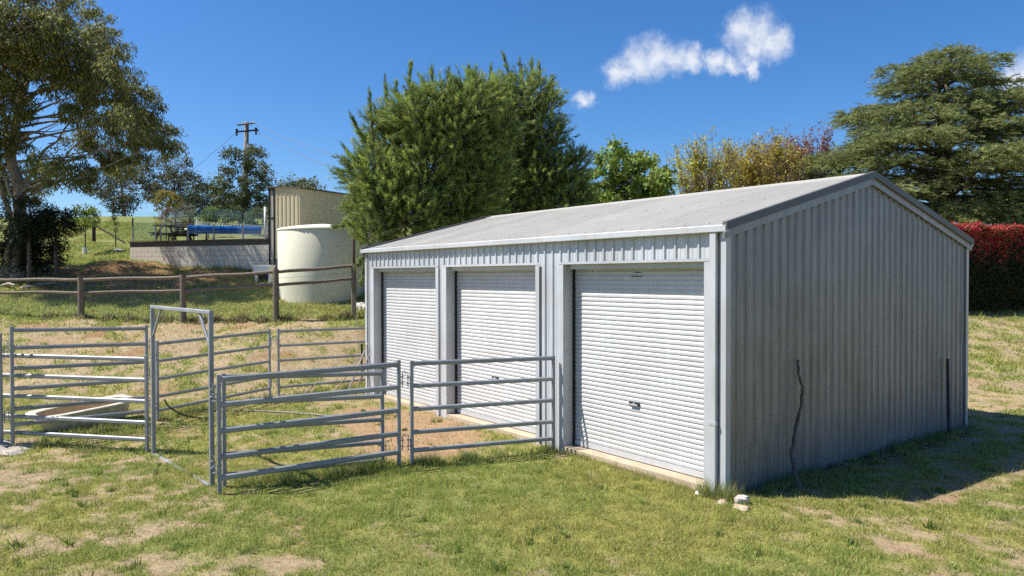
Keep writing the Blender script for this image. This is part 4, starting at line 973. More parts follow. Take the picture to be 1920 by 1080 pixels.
# ------------------------------------------------------------------ conifers behind the shed: upright feathery needle sprays
def needle_tree(name, label, base, lobes, seed, sprays=130, needles=70, tips=(), bark=None):
    r = np.random.default_rng(seed); base = np.array(base, float); limbs = []; crown = []
    cx = np.mean([l[0] for l in lobes]); cy = np.mean([l[1] for l in lobes]); zt = max(l[2] for l in lobes)
    trunk = [tuple(base - [0, 0, .2]), (base[0] * .5 + cx * .5, base[1] * .5 + cy * .5, (base[2] + zt) / 2), (cx, cy, zt)]
    limbs.append((trunk, [0.24, 0.17, 0.06])); tp = np.array(trunk)
    dense = np.concatenate([np.linspace(tp[0], tp[1], 8), np.linspace(tp[1], tp[2], 8)])
    SP, SD, SLn, SCol = [], [], [], []
    for (x, y, z, rx, rz) in lobes:
        c = np.array([x, y, z]); low = dense[dense[:, 2] < z - 0.3]; low = low if len(low) else dense[:1]
        j = np.argmin(np.linalg.norm(low - c, axis=1)); limbs.append(limb(low[j], c, 0.09, 0.03, r, 7, 0.08, 0.05))
        n = int(sprays * rx * rx); p, d = lobe_points(r, c, (rx, rx, rz), n, 0.35)
        dv = unit(d * np.array([1.0, 1.0, 0.6]) + np.array([0, 0, 0.6]) + r.normal(size=(n, 3)) * 0.38)
        SP.append(p); SD.append(dv); SLn.append(0.22 + 0.34 * r.random(n)); SCol.append(np.clip((d[:, 2] * 0.5 + 0.5), 0, 1))
        for q in range(0, n, 3): limbs.append(limb(c + (p[q] - c) * 0.3, p[q] + dv[q] * 0.3, 0.016, 0.004, r, 4, 0.06))
    for (p0, p1) in tips:           # long leaders and side shoots that stand out of the outline
        p0 = np.array(p0); p1 = np.array(p1); p1 = p0 + (p1 - p0) * r.uniform(0.7, 0.95); limbs.append(limb(p0, p1, 0.03, 0.006, r, 6, 0.04)); n = int(np.linalg.norm(p1 - p0) / 0.085)
        t = np.linspace(0.15, 1, n)[:, None]; SP.append(p0 + (p1 - p0) * t); SD.append(unit(np.repeat((p1 - p0)[None], n, 0) + r.normal(size=(n, 3)) * 0.55 * np.linalg.norm(p1 - p0) * (1.1 - t))); SLn.append(0.10 + 0.22 * r.random(n)); SCol.append(np.ones(n))
    SP = np.concatenate(SP); SD = np.concatenate(SD); SLn = np.concatenate(SLn); n = len(SP)
    idx = np.repeat(np.arange(n), needles); m_ = len(idx); t = r.random(m_)
    P = SP[idx] + SD[idx] * (SLn[idx] * t)[:, None] + r.normal(size=(m_, 3)) * 0.018
    Dv = SD[idx] * 1.0 + rand_dir(r, m_) * 0.62
    tone = (0.6 + 0.8 * r.random(n))[idx][:, None]; young = (r.random(n) < 0.25)[idx]
    C = colours(r, m_, (0.200, 0.265, 0.072), 0.25) * tone * (0.75 + 0.5 * t)[:, None]
    C[young & (t > 0.55)] *= np.array([1.55, 1.32, 1.1])
    crown.append(leaf_geo(P, Dv, 0.09 + 0.09 * r.random(m_), 0.018, r, C, tri=True))
    return make_tree(name, label, tuple(base), limbs, crown, bark or M['bark'], M['needle'])
u1 = 21.3
sp1 = [(700, 330, 52), (745, 275, 58), (790, 230, 58), (735, 370, 60), (800, 330, 72), (850, 260, 62), (860, 370, 70), (770, 405, 55), (690, 395, 38), (840, 430, 45), (705, 440, 30), (720, 235, 28), (880, 200, 45), (820, 195, 36), (905, 185, 34), (920, 245, 46), (900, 320, 50)]
b1 = sv3(u1, 775, 500); b1[2] = gz(b1[0], b1[1])
tips1 = [((u1, 700, 290), (u1 - .4, 655, 208)), ((u1, 690, 340), (u1, 622, 312)), ((u1, 690, 330), (u1 - .5, 640, 268)), ((u1, 730, 220), (u1, 722, 138)), ((u1, 770, 200), (u1, 771, 108)), ((u1, 700, 260), (u1, 695, 178)), ((u1, 815, 190), (u1, 812, 122)), ((u1, 690, 425), (u1 - .8, 622, 424)), ((u1, 690, 440), (u1 - .8, 650, 415)), ((u1, 750, 200), (u1, 742, 150)),
         ((u1, 880, 180), (u1 + .3, 879, 118)), ((u1, 840, 190), (u1 + .3, 843, 140)), ((u1, 695, 460), (u1 - 1.2, 668, 500)), ((u1, 695, 460), (u1 - 1.2, 675, 540))]
needle_tree('conifer', 'bushy feathery conifer behind the far end of the shed, overhanging the tank', tuple(b1), lobes_at(u1, sp1, 12, 0.8), 13, 430, 46, [(sv3(*a), sv3(*b_)) for a, b_ in tips1])
u2 = 24.5
sp2 = [(930, 200, 55), (985, 185, 50), (900, 275, 62), (965, 275, 68), (1015, 255, 46), (920, 350, 72), (1000, 345, 70), (1050, 330, 46), (1060, 375, 42), (1085, 380, 26), (980, 400, 60), (905, 400, 55), (1030, 200, 26), (1080, 300, 22)]
b2 = sv3(u2, 975, 500); b2[2] = gz(b2[0], b2[1])
tips2 = [((u2, 925, 180), (u2, 920, 120)), ((u2, 960, 165), (u2, 945, 104)), ((u2, 1000, 160), (u2, 998, 118)), ((u2, 1030, 200), (u2, 1036, 138)), ((u2, 975, 150), (u2, 975, 118)), ((u2, 1070, 330), (u2, 1095, 268)), ((u2, 890, 180), (u2, 893, 130)), ((u2, 1015, 170), (u2, 1012, 125))]
needle_tree('conifer', 'second feathery conifer behind the shed ridge, growing into its neighbour', tuple(b2), lobes_at(u2, sp2, 14, 0.8), 15, 340, 42, [(sv3(*a), sv3(*b_)) for a, b_ in tips2])

# ------------------------------------------------------------------ big cedar: flat drooping shelves of foliage
def cedar(base, H, prof, seed):
    r = np.random.default_rng(seed); base = np.array(base, float); limbs = [([tuple(base - [0, 0, .3]), tuple(base + [0.1, 0, H * .5]), tuple(base + [0.15, 0.1, H * 0.97])], [0.42, 0.28, 0.05])]
    P_, D_, L_, T_ = [], [], [], []
    nb_ = 118
    for k in range(nb_):
        h = H * (0.12 + 0.87 * (k + r.random()) / nb_); az = k * 2.399 + r.uniform(-.3, .3)
        R0 = np.interp(h / H, prof[0], prof[1]) * r.uniform(0.72, 1.10)
        d = np.array([math.cos(az), math.sin(az), 0]); side = np.array([-d[1], d[0], 0]); s0 = base + [0, 0, h - 0.10 * R0]
        rise = r.uniform(0.02, 0.36); n = 12; pts = []
        for t in np.linspace(0, 1, n): pts.append(s0 + d * R0 * t + np.array([0, 0, R0 * (rise * t - 0.20 * t ** 3)]) + side * 0.05 * R0 * math.sin(4 * t + k))
        limbs.append((pts, list(np.linspace(0.05 + 0.012 * R0, 0.01, n))))
        pts = np.array(pts); m_ = int(40 * R0)
        t = 0.25 + 0.75 * r.random(m_) ** 0.75; q = np.stack([np.interp(t, np.linspace(0, 1, n), pts[:, c]) for c in range(3)], 1)
        wd = (0.55 + 0.20 * R0) * np.sin(np.clip(t, 0.1, 0.93) * math.pi) ** 0.6
        off = (r.random(m_) * 2 - 1) * wd
        P = q + side * off[:, None] + d * (r.normal(size=m_) * 0.12)[:, None] + np.array([0, 0, 1]) * (0.34 * r.random(m_) - 0.16 - 0.22 * (np.abs(off) ** 1.3))[:, None]
        P_.append(P); D_.append(unit(d * 0.9 + side * (np.sign(off) * 0.7)[:, None] + np.array([0, 0, -0.05]) + r.normal(size=(m_, 3)) * 0.22)); L_.append(0.30 + 0.30 * r.random(m_)); T_.append(0.65 + 0.7 * r.random(m_))
    P = np.concatenate(P_); Dv = np.concatenate(D_); Ln = np.concatenate(L_); T = np.concatenate(T_); k = 18; idx = np.repeat(np.arange(len(P)), k); m_ = len(idx); t = r.random(m_)
    lat = rand_dir(r, m_) * np.array([1, 1, 0.35])
    PP = P[idx] + Dv[idx] * (Ln[idx] * t)[:, None] + np.array([0, 0, -0.10]) * (t ** 2)[:, None]
    DD = Dv[idx] * 0.5 + lat * 0.9 + np.array([0, 0, 0.12])
    C = colours(r, m_, (0.195, 0.225, 0.080), 0.22) * T[idx][:, None] * (0.8 + 0.45 * t)[:, None]
    return make_tree('cedar_tree', 'broad dark cedar with layered drooping branches behind the hedge', tuple(base), limbs, [leaf_geo(PP, DD, 0.13 + 0.10 * r.random(m_), 0.034, r, C, tri=True)], M['bark'], M['needle'])
cb = sv3(35.0, 1765, 480); cb[2] = gz(cb[0], cb[1])
HC = 2.612 + (518.4 - 100) / 1368.7 * 35 - cb[2]
cedar(cb, HC, ([0, 0.18, 0.35, 0.52, 0.68, 0.80, 0.90, 0.96, 1.0], [4.8, 5.6, 6.3, 6.4, 5.3, 4.1, 3.0, 2.1, 0.7]), 5)

# ------------------------------------------------------------------ broadleaf and budding trees over the roof line
ug = 30.0; bg_ = sv3(ug, 1180, 480); bg_[2] = gz(bg_[0], bg_[1])
leafy_tree('broadleaf_tree', 'fresh green broadleaf tree showing above the middle of the roof', tuple(bg_), lobes_at(ug, [(1150, 310, 40), (1195, 330, 45), (1120, 345, 40), (1225, 345, 36), (1175, 375, 50), (1130, 390, 40), (1230, 385, 34), (1150, 285, 16, 24), (1210, 300, 18), (1245, 330, 12, 18), (1105, 380, 30)], 21, 1.0), 22, M['bark'],
           (0.20, 0.285, 0.05), (0.20, 0.10), clumps=34, per=34, clump_r=0.30, droop=0.5, r0=0.14, alt=(0.23, 0.28, 0.06), pa=0.3)

def budding_tree(name, label, u_, px, top, halfw, seed, n=210, twig=(0.2, 0.15, 0.11), bud=(0.24, 0.25, 0.03), buds=16, spread=1.0, budsize=0.085):
    r = np.random.default_rng(seed); base = sv3(u_, px, 480); base[2] = gz(base[0], base[1]); k = u_ / 1368.7; H = 2.612 + (518.4 - top) * k - base[2]; Rw = halfw * k
    limbs = []; BP = []
    fork = base + np.array([0, 0, H * 0.22]); limbs.append(([tuple(base - [0, 0, .2]), tuple(fork)], [0.16, 0.13]))
    mains = []
    for i in range(11):
        az = i * 2.399; rr = Rw * (0.25 + 0.6 * r.random()); e = fork + np.array([math.cos(az) * rr, math.sin(az) * rr, H * r.uniform(0.40, 0.60)]); pts, rad = limb(fork, e, 0.07, 0.025, r, 7, 0.06, -0.02); limbs.append((pts, rad)); mains.append(np.array(pts))
    for i in range(n):
        mn = mains[r.integers(len(mains))]; s0 = mn[r.integers(2, len(mn))]
        out = unit(((s0 - fork) * np.array([1, 1, 0.0]) + r.normal(size=3) * 0.6 * np.array([1, 1, 0]))[None])[0]
        L = H * r.uniform(0.16, 0.40); e = s0 + out * L * r.uniform(0.15, 0.6) * spread + np.array([0, 0, L * r.uniform(0.55, 1.0)])
        ctr = base + np.array([0, 0, H * 0.62]); dd = (e - ctr) / np.array([Rw, Rw, H * 0.40]); q = np.linalg.norm(dd)
        if q > 1: e = ctr + (e - ctr) / q * r.uniform(0.85, 1.0)
        pts, rad = limb(s0, e, 0.020, 0.006, r, 6, 0.06); limbs.append((pts, rad)); pts = np.array(pts)
        for j in range(3):
            p0 = pts[r.integers(1, 6)]; e2 = p0 + unit((e - s0 + r.normal(size=3) * 0.55 * np.linalg.norm(e - s0))[None])[0] * r.uniform(0.25, 0.7); pp_, rd = limb(p0, e2, 0.010, 0.004, r, 3, 0.05); limbs.append((pp_, rd)); BP.append(np.array(pp_))
        BP.append(pts[2:])
    B = np.concatenate(BP); idx = r.integers(len(B), size=n * buds); P = B[idx] + r.normal(size=(len(idx), 3)) * 0.07; keep = r.random(len(P)) < 0.35 + 0.65 * sstep(vnoise(P[:, 0] * 1.4 + 30, P[:, 2] * 1.4 + 30, 44), 0.35, 0.65)
    P = P[keep]; C = colours(r, len(P), bud, 0.3)
    return make_tree(name, label, tuple(base), limbs, [leaf_geo(P, rand_dir(r, len(P)) + [0, 0, 0.2], budsize * (0.7 + 0.6 * r.random(len(P))), budsize * 0.6, r, C)], M['twig'], M['leaf'])
budding_tree('budding_tree', 'bare twiggy tree with yellow-green buds, beside the fresh green tree', 36, 1322, 250, 76, 31, 320, bud=(0.46, 0.44, 0.05), buds=24, budsize=0.13)
budding_tree('budding_tree', 'twiggy tree with yellow-green buds, denser one behind the roof ridge', 38, 1432, 252, 78, 32, 420, bud=(0.42, 0.35, 0.06), buds=44, budsize=0.13)
budding_tree('plum_tree', 'tree with dull red-brown young leaves peeping over the budding trees', 44, 1452, 240, 42, 33, 160, bud=(0.22, 0.075, 0.06), buds=44, budsize=0.13)
budding_tree('plum_tree', 'red-brown leafed tree beside the cedar', 42, 1522, 232, 48, 34, 200, bud=(0.23, 0.10, 0.065), buds=48, budsize=0.13)
ux = 40; bx_ = sv3(ux, 1545, 480); bx_[2] = gz(bx_[0], bx_[1])
leafy_tree('evergreen_bush', 'dark green rounded bush between the red-brown tree and the shed apex', tuple(bx_), lobes_at(ux, [(1500, 340, 26), (1545, 325, 34), (1590, 330, 34), (1560, 360, 40), (1510, 370, 30)], 41, 0.7), 42, M['bark'], (0.055, 0.080, 0.030), (0.14, 0.06), clumps=40, per=36, clump_r=0.3, droop=0.2, r0=0.1, cat='bush')

# ------------------------------------------------------------------ red-tipped hedge
def hedge(a, b_, h, depth, seed):
    r = np.random.default_rng(seed); a = np.array(a); b_ = np.array(b_); L = np.linalg.norm(b_ - a); ang = math.atan2(*(b_ - a)[::-1]); e = empty('photinia_hedge', (a[0], a[1], gz(*((a + b_) / 2)) - 0.1), ang)
    tag(e, 'tall clipped hedge with bright red new growth on top, right of the shed', 'hedge')
    n = 92000; f_ = r.random(n); P = np.zeros((n, 3)); s = r.random(n) * L
    face = f_ < 0.52; top = ~face & (f_ < 0.84); bk = ~face & ~top
    hh = h + 0.50 * (fbm(s * 1.3, s * 0.0 + 3, 4, 91, 0.7) - 0.5)
    P[:, 0] = s; zrel = r.random(n)
    bulge = 0.30 * (fbm(s * 1.1, zrel * 3, 3, 95) - 0.5)
    P[face, 1] = (-depth / 2 + bulge + r.random(n) ** 2 * 0.35)[face]; P[face, 2] = (zrel * hh)[face]
    P[top, 1] = ((r.random(n) - 0.5) * depth)[top]; P[top, 2] = (hh - r.random(n) ** 2 * 0.30 + 0.10 * (fbm(s * 3, r.random(n) * 2, 2, 97) - 0.3))[top]
    P[bk, 1] = (depth / 2 - r.random(n) * 0.4)[bk]; P[bk, 2] = (zrel * hh)[bk]
    rel = P[:, 2] / h; red_p = sstep(rel + 0.55 * (fbm(s * 1.4, P[:, 2] * 1.4, 3, 99) - 0.5), 0.42, 0.92)
    C = colours(r, n, (0.055, 0.065, 0.026), 0.35); k = r.random(n) < red_p * 0.84
    rc = np.where((r.random(n) < 0.45 + 0.9 * (fbm(s * 1.9, P[:, 2] * 2.0, 3, 101) - 0.35))[:, None], np.array([0.52, 0.045, 0.07]), np.array([0.48, 0.15, 0.08])); C[k] = (rc * (0.65 + 0.7 * r.random((n, 1))))[k]
    up = np.array([0, -0.25, 0.9]); Dv = rand_dir(r, n) + np.where(k[:, None], up, np.array([0, -0.5, 0.1]))
    V, F, Cc = leaf_geo(P, Dv, 0.10 + 0.06 * r.random(n), 0.042, r, C)
    link('foliage', fast_mesh('foliage', V, F, Cc), M['leaf'], e)
    mb = MB()
    for x in np.arange(0.3, L, 0.55): mb.tube([(x, 0, 0), (x + 0.05, 0.03, h * 0.85)], [0.04, 0.015], 5)
    for x in np.arange(0.3, L, 0.18):
        q = r.uniform(-.5, .5) * depth; mb.tube([(x, q * 0.2, 0.2 + r.random() * 0.9), (x + r.uniform(-.3, .3), q, 0.9 + r.random() * 1.6)], [0.014, 0.005], 4)
    mb.build('stems', M['bark'], e)
    mb = MB(); mb.box((0.1, -depth * 0.22, 0.05), (L - 0.1, depth * 0.3, h - 0.5)); mb.build('light_block_core', M['darkwood'], e)  # added solid core, hidden among the leaves to block light
ha, hb = site(25.5, 14.0), site(27.6, 24.5)
hedge(ha, hb, 2.80, 1.5, 6)
hm = site(29.5, 21.5); bb = sv3(30, 1905, 470); bb[2] = gz(bb[0], bb[1])
leafy_tree('silver_shrub', 'pale grey-green shrub top just above the hedge', tuple(bb), lobes_at(30, [(1905, 440, 26), (1935, 440, 28)], 47, 0.4), 48, M['bark'], (0.12, 0.15, 0.07), (0.10, 0.02), clumps=60, per=50, clump_r=0.25, droop=-0.4, r0=0.06, cat='shrub')

# ------------------------------------------------------------------ trees and small things up the hill
def gnd(u_, px): q = site(u_, (px - 960) / 1368.7 * u_); return np.array([q[0], q[1], gz(*q)])
for i, (u_, px, sp, col, lab, leaf, r0) in enumerate([
    (76, 235, [(205, 330, 34), (240, 318, 34), (215, 365, 30), (255, 355, 34), (185, 350, 26), (235, 382, 24), (272, 330, 26)], (0.075, 0.080, 0.038), 'dark gum tree on the hill crest, seen below the big gum crown', (0.30, 0.11), 0.30),
    (74, 312, [(305, 315, 30), (335, 318, 30), (290, 345, 26), (360, 345, 24), (325, 350, 34), (372, 372, 18), (345, 378, 26), (300, 372, 18)], (0.080, 0.082, 0.036), 'brown-tinged gum tree on the hill crest with slanting bare trunks', (0.30, 0.11), 0.28),
    (70, 395, [(390, 362, 32), (372, 385, 28), (418, 372, 32), (398, 400, 32), (432, 392, 24), (352, 400, 22)], (0.060, 0.078, 0.034), 'rounded dark tree on the hill left of the power pole', (0.28, 0.12), 0.2),
    (53, 452, [(440, 292, 17, 14), (480, 288, 18, 14), (430, 330, 24, 18), (492, 318, 20, 14), (502, 345, 18, 13), (455, 350, 26), (425, 368, 28), (470, 382, 30), (440, 395, 28), (496, 375, 14), (465, 310, 14)], (0.105, 0.125, 0.050), 'slender open tree growing round the power pole', (0.22, 0.09), 0.16),
    (66, 495, [(495, 395, 20), (520, 388, 22), (508, 408, 22)], (0.085, 0.105, 0.050), 'rounded grey-green bush between the pole and the cream shed', (0.28, 0.12), 0.12),
    (40, 560, [(543, 345, 13, 12), (575, 345, 13, 13), (590, 350, 9), (530, 352, 9)], (0.13, 0.15, 0.075), 'pale leafy tree tops showing over the cream shed roof', (0.16, 0.08), 0.10)]):
    b_ = gnd(u_, px)
    leafy_tree('hill_tree', lab, tuple(b_), lobes_at(u_, sp, 100 + i, 1.6), 110 + i, M['gumbark'] if i < 2 else M['bark'], col, leaf, clumps=7 if u_ > 60 else 20, per=40, clump_r=0.75 if u_ > 60 else 0.42, droop=0.6, r0=r0, group='trees up the hill', twigs=True)
for i, (u_, px, sp, col, lab, leaf) in enumerate([
    (43, 312, [(313, 368, 16), (298, 384, 14), (330, 376, 14)], (0.26, 0.23, 0.045), 'yellow-leafed shrub behind the glass pool fence', (0.10, 0.06)),
    (42, 322, [(318, 402, 18), (335, 392, 17), (305, 412, 14), (335, 412, 16)], (0.20, 0.135, 0.085), 'brown twiggy shrub behind the picnic table', (0.09, 0.03)),
    (42, 356, [(355, 395, 14), (348, 408, 15), (366, 408, 12)], (0.20, 0.22, 0.16), 'silver-grey shrub behind the pool roller', (0.08, 0.04)),
    (44, 392, [(395, 400, 17), (385, 412, 14)], (0.13, 0.18, 0.04), 'small bright green shrub behind the white pool fence', (0.12, 0.06)),
    (47, 415, [(410, 400, 17), (425, 405, 16), (398, 412, 14)], (0.11, 0.15, 0.045), 'rounded green shrub behind the middle of the white pool fence', (0.13, 0.06)),
    (48, 445, [(445, 402, 18), (460, 408, 16)], (0.10, 0.125, 0.05), 'dark green shrub at the foot of the power pole', (0.13, 0.06)),
    (46, 485, [(482, 404, 18), (500, 402, 18), (470, 412, 14)], (0.12, 0.145, 0.06), 'grey-green shrub between pool fence and cream shed', (0.13, 0.06)),
    (36, 160, [(158, 392, 14), (168, 410, 15), (152, 412, 14), (178, 395, 9)], (0.19, 0.25, 0.05), 'young bright green fruit tree in a white guard on the lawn', (0.13, 0.06)),
    (38, 218, [(212, 410, 6, 8), (220, 425, 5, 8)], (0.15, 0.18, 0.05), 'thin leaning sapling on the lawn left of the block wall', (0.10, 0.04))]):
    b_ = gnd(u_, px)
    leafy_tree('garden_shrub', lab, tuple(b_), lobes_at(u_, sp, 130 + i, 0.3), 140 + i, M['bark'], col, leaf, clumps=46, per=34, clump_r=0.2, droop=0.2, r0=0.045, cat='shrub')
b_ = gnd(36, 160); mb = MB(); mb.lathe([(0.10, 0.0), (0.10, 0.42)], n=14); o = mb.build('tree_guard', M['white'], None, True); o.location = tuple(b_); tag(o, 'white tree guard round the young fruit tree', 'tree guard')
for i, (u_, px, sz) in enumerate([(33.5, 137, (1.2, 0.6, 0.14)), (35.0, 156, (1.0, 0.5, 0.12)), (36.5, 224, (0.6, 0.4, 0.12))]):
    b_ = gnd(u_, px); rock('rock', ['flat white rock on the lawn, lowest of three', 'flat white rock below the young fruit tree', 'small white rock at the leaning sapling'][i], (b_[0], b_[1], b_[2] + 0.03), sz, 150 + i, M['rock'], 0.9)
b_ = gnd(42, 177); sp_ = empty('strainer_post', tuple(b_)); tag(sp_, 'dark strainer post with a long slanting stay on the hillside', 'fence post')
mb = MB(); mb.tube([(0, 0, -0.2), (0, 0, 1.35)], 0.10, 9); mb.build('post', M['darkwood'], sp_)
q = gnd(41.5, 236) - b_; mb = MB(); mb.tube([(0, 0, 1.1), (q[0], q[1], q[2] + 0.08)], 0.05, 7); mb.build('stay', M['darkwood'], sp_)
hw_ = [gnd(u_, px) for u_, px in ((42, 177), (46, 120), (52, 60), (44, 250), (50, 330))]
for i, p in enumerate(hw_[1:]):
    mb = MB(); mb.tube([(0, 0, -0.2), (0, 0, 1.15)], 0.05, 6); o = mb.build('paddock_post', M['darkwood']); o.location = tuple(p)
    tag(o, ['thin dark post on the hillside under the gum crown', 'thin dark post near the hill crest at the picture edge', 'thin dark post on the hillside behind the glass fence', 'thin dark post on the hillside behind the picnic table'][i], 'fence post')
# roots and litter logs at the gum's foot
for i, (u_, px, L_, az) in enumerate([(26.0, 5, 1.1, 0.3), (26.3, 70, 0.9, 1.4), (25.7, 40, 1.3, 2.2)]):
    b_ = gnd(u_, px); d_ = np.array([math.cos(az), math.sin(az), 0]) * L_; stick('fallen_log', ['short pale log lying by the gum roots at the picture edge', 'fallen limb lying right of the gum trunk', 'fallen limb in front of the gum trunk'][i], [b_ + [0, 0, .06], b_ + d_ * .5 + [0, 0, .12], b_ + d_ + [0, 0, .07]], [0.07, 0.055, 0.035], M['palewood'], 'log')

# ------------------------------------------------------------------ grass
def grass_mesh(n, u0, u1, hmin, hmax, wd, seed, vlim=(-0.78, 0.78), dry_keep=0.42, extra=None):
    r = np.random.default_rng(seed)
    u_ = np.sqrt(r.random(n) * (u1 ** 2 - u0 ** 2) + u0 ** 2); v_ = u_ * (vlim[0] + (vlim[1] - vlim[0]) * r.random(n))
    x = CAM[0] + u_ * FW[0] + v_ * RT[0]; y = CAM[1] + u_ * FW[1] + v_ * RT[1]
    if extra is not None: x, y = extra(r, n)
    n_, gr, e, gum_, bank = masks(x, y)
    tuft = vnoise(x * 7, y * 7, 201)
    dens = np.clip(dry_keep + gr * 0.95, 0, 1) * (1 - 0.93 * e) * (1 - 0.75 * gum_) * (0.35 + 0.9 * sstep(tuft, 0.2, 0.75))
    inside_ = (x > -0.02) & (x < W + 0.02) & (y > -0.02) & (y < D)
    keep = (r.random(n) < dens) & ~inside_
    x, y, gr, tuft, bank = x[keep], y[keep], gr[keep], tuft[keep], bank[keep]; m_ = len(x); z = terrain(x, y) - 0.006
    h = (hmin + (hmax - hmin) * r.random(m_)) * (0.45 + 0.75 * gr) * (0.7 + 0.6 * tuft)
    lean = r.normal(size=(m_, 2)) * 0.55; Dv = unit(np.concatenate([lean, np.ones((m_, 1))], 1))
    green = r.random(m_) < 0.25 + 0.75 * gr
    C = np.where(green[:, None], np.array([0.275, 0.355, 0.078]), np.array([0.56, 0.47, 0.31])) * (0.65 + 0.7 * r.random((m_, 1)))
    yel = green & (r.random(m_) < 0.30 + 0.4 * sstep(fbm(x * 0.6, y * 0.6, 3, 71), 0.4, 0.65)); C[yel] = np.array([0.43, 0.40, 0.13]) * (0.7 + 0.6 * r.random((yel.sum(), 1)))
    return leaf_geo(np.stack([x, y, z], 1), Dv, h, wd * (0.7 + 0.6 * r.random(m_)), r, C, tri=True)
def line_grass(a, b_, wid, n, hmin, hmax, seed, wd=0.008, col=(0.20, 0.26, 0.060), dry=0.25):
    r = np.random.default_rng(seed); t = r.random(n)[:, None]; a = np.array(a); b_ = np.array(b_); d = unit((b_ - a)[None])[0]; nrm = np.array([-d[1], d[0]])
    clump = sstep(vnoise(t[:, 0] * np.linalg.norm(b_ - a) * 3.5 + seed, t[:, 0] * 0 + seed, 203), 0.25, 0.7) if np.linalg.norm(b_ - a) > 0.4 else np.ones(n); k = r.random(n) < 0.12 + 0.88 * clump
    P = (a + (b_ - a) * t + nrm * (r.normal(size=(n, 1)) * wid))[k]; m_ = len(P); z = terrain(P[:, 0], P[:, 1]) - 0.006
    Dv = unit(np.concatenate([r.normal(size=(m_, 2)) * 0.38, np.ones((m_, 1))], 1)); C = colours(r, m_, col, 0.35, (0.44, 0.37, 0.2), dry)
    return leaf_geo(np.concatenate([P, z[:, None]], 1), Dv, (hmin + (hmax - hmin) * r.random(m_) ** 1.6) * (0.4 + 0.8 * clump[k]), wd * (0.7 + 0.6 * r.random(m_)), r, C, tri=True)
def join(parts, name, label):
    k = 0; Vs, Fs, Cs = [], [], []
    for V, F, C in parts: Vs.append(V); Fs.append(F + k); Cs.append(C); k += len(V)
    o = link(name, fast_mesh(name, np.concatenate(Vs), np.concatenate(Fs), np.concatenate(Cs)), M['blade']); tag(o, label, 'grass', kind='stuff'); return o
join([grass_mesh(330000, 5.8, 10.5, 0.025, 0.062, 0.0085, 301), grass_mesh(190000, 10.5, 16, 0.03, 0.075, 0.013, 302)], 'lawn_grass', 'short patchy green and straw grass round the shed and yard')
join([grass_mesh(150000, 16, 32, 0.05, 0.13, 0.024, 303, (-0.80, -0.12)), grass_mesh(50000, 16, 27, 0.05, 0.12, 0.022, 304, (0.55, 0.8)), grass_mesh(60000, 32, 55, 0.08, 0.16, 0.05, 305, (-0.62, -0.46))], 'hillside_grass', 'grass on the bank and on the lawn up the hill')
tl = [line_grass(PD0, PD1, 0.07, 3800, 0.05, 0.24, 311), line_grass((5.3, -4.7), (5.6, -2.4), 0.14, 2500, 0.04, 0.14, 310), line_grass(PE0, PE1, 0.10, 3600, 0.05, 0.20, 312), line_grass(PG0, PG1, 0.08, 2600, 0.04, 0.16, 313, dry=0.4),
      line_grass((9.40, -0.10), (9.9, -0.10), 0.06, 900, 0.06, 0.26, 314), line_grass((9.80, 0.1), (9.84, 6.9), 0.10, 3800, 0.03, 0.17, 315), line_grass((10.1, 1.0), (11.0, 5.0), 0.5, 2600, 0.03, 0.15, 316),
      line_grass((6.75, -0.09), (9.35, -0.13), 0.05, 1200, 0.03, 0.11, 317, dry=0.6), line_grass(pB0, pB1, 0.10, 1800, 0.05, 0.20, 318, 0.014), line_grass(pC0, pC1, 0.12, 1800, 0.05, 0.22, 319, 0.014), line_grass(pA0, pA1, 0.14, 1800, 0.04, 0.18, 320, 0.012), line_grass(site(12.4, -8.4), site(13.5, -7.0), 0.18, 1500, 0.04, 0.16, 322, 0.012)]
for i in range(5): tl.append(line_grass(FP[i], FP[i+1], 0.12, 2600, 0.06, 0.22, 330 + i, 0.02, (0.10, 0.105, 0.04), 0.45))
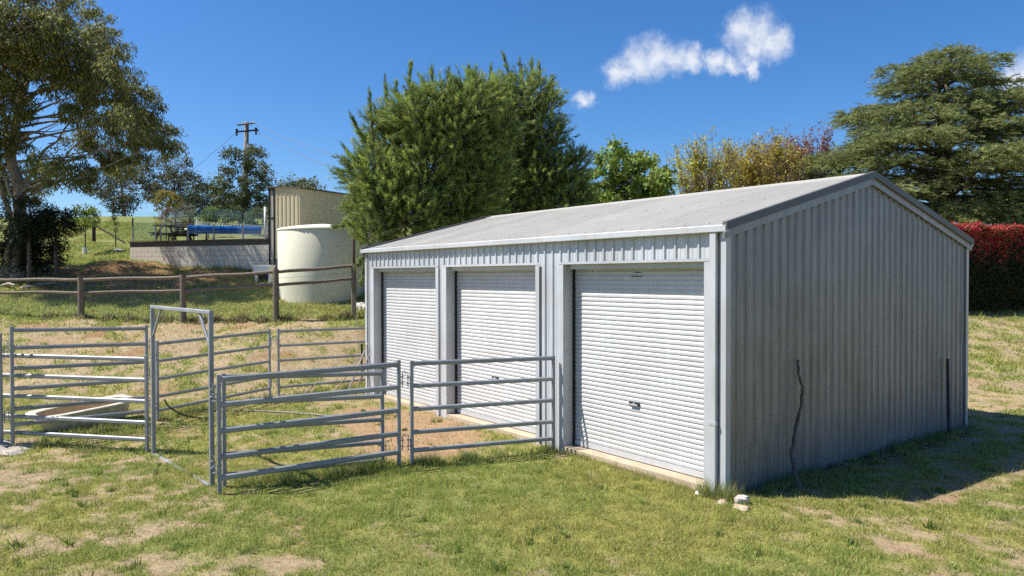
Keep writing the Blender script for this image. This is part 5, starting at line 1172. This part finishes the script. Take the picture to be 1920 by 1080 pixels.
tl.append(line_grass(site(24.3, -8.0), site(23.4, -5.6), 0.1, 900, 0.05, 0.16, 340, 0.02)); tl.append(line_grass(WL[:2] - nb * 0.1, WR[:2] - nb * 0.1, 0.1, 1500, 0.05, 0.2, 341, 0.022, dry=0.5))
tl.append(line_grass(ha + np.array([0.6, -0.9]), hb + np.array([0.6, -0.9]), 0.25, 2200, 0.05, 0.25, 342, 0.022, dry=0.4))
r = np.random.default_rng(88)
for i in range(320):      # scattered tussocks and broad-leaf weeds in the turf
    u_ = math.sqrt(r.random() * (15 ** 2 - 6.2 ** 2) + 6.2 ** 2); p = site(u_, u_ * r.uniform(-0.74, 0.74))
    if rect_dist(p[0], p[1]) < 0.05: continue
    q = p + r.normal(size=2) * 0.05
    tl.append(line_grass(p, q + 1e-3, 0.03 + 0.03 * r.random(), int(r.integers(14, 46)), 0.04, 0.07 + 0.07 * r.random(), 500 + i, 0.010 if i % 4 else 0.022, (0.17, 0.24, 0.055) if i % 3 else (0.24, 0.30, 0.07), 0.12))
join(tl, 'tall_grass', 'longer unmown grass along the panels, fence lines and shed walls')
# dry litter, twigs and pebbles scattered in the turf
r = np.random.default_rng(77); n = 2600; u_ = np.sqrt(r.random(n) * (15 ** 2 - 36) + 36); v_ = u_ * r.uniform(-0.76, 0.76, n)
x = CAM[0] + u_ * FW[0] + v_ * RT[0]; y = CAM[1] + u_ * FW[1] + v_ * RT[1]; k = ~((x > -0.1) & (x < W + .05) & (y > -0.1) & (y < D)); x, y = x[k], y[k]; n = len(x)
az = r.random(n) * 6.283; V, F, C = leaf_geo(np.stack([x, y, terrain(x, y) + 0.012], 1), np.stack([np.cos(az), np.sin(az), 0.08 * r.normal(size=n)], 1), 0.02 + 0.09 * r.random(n) ** 3, 0.008 + 0.012 * r.random(n), r, colours(r, n, (0.40, 0.31, 0.20), 0.4, (0.16, 0.10, 0.06), 0.35))
o = link('litter', fast_mesh('litter', V, F, C), M['blade']); tag(o, 'dry leaves and twigs scattered over the turf', 'litter', kind='stuff')
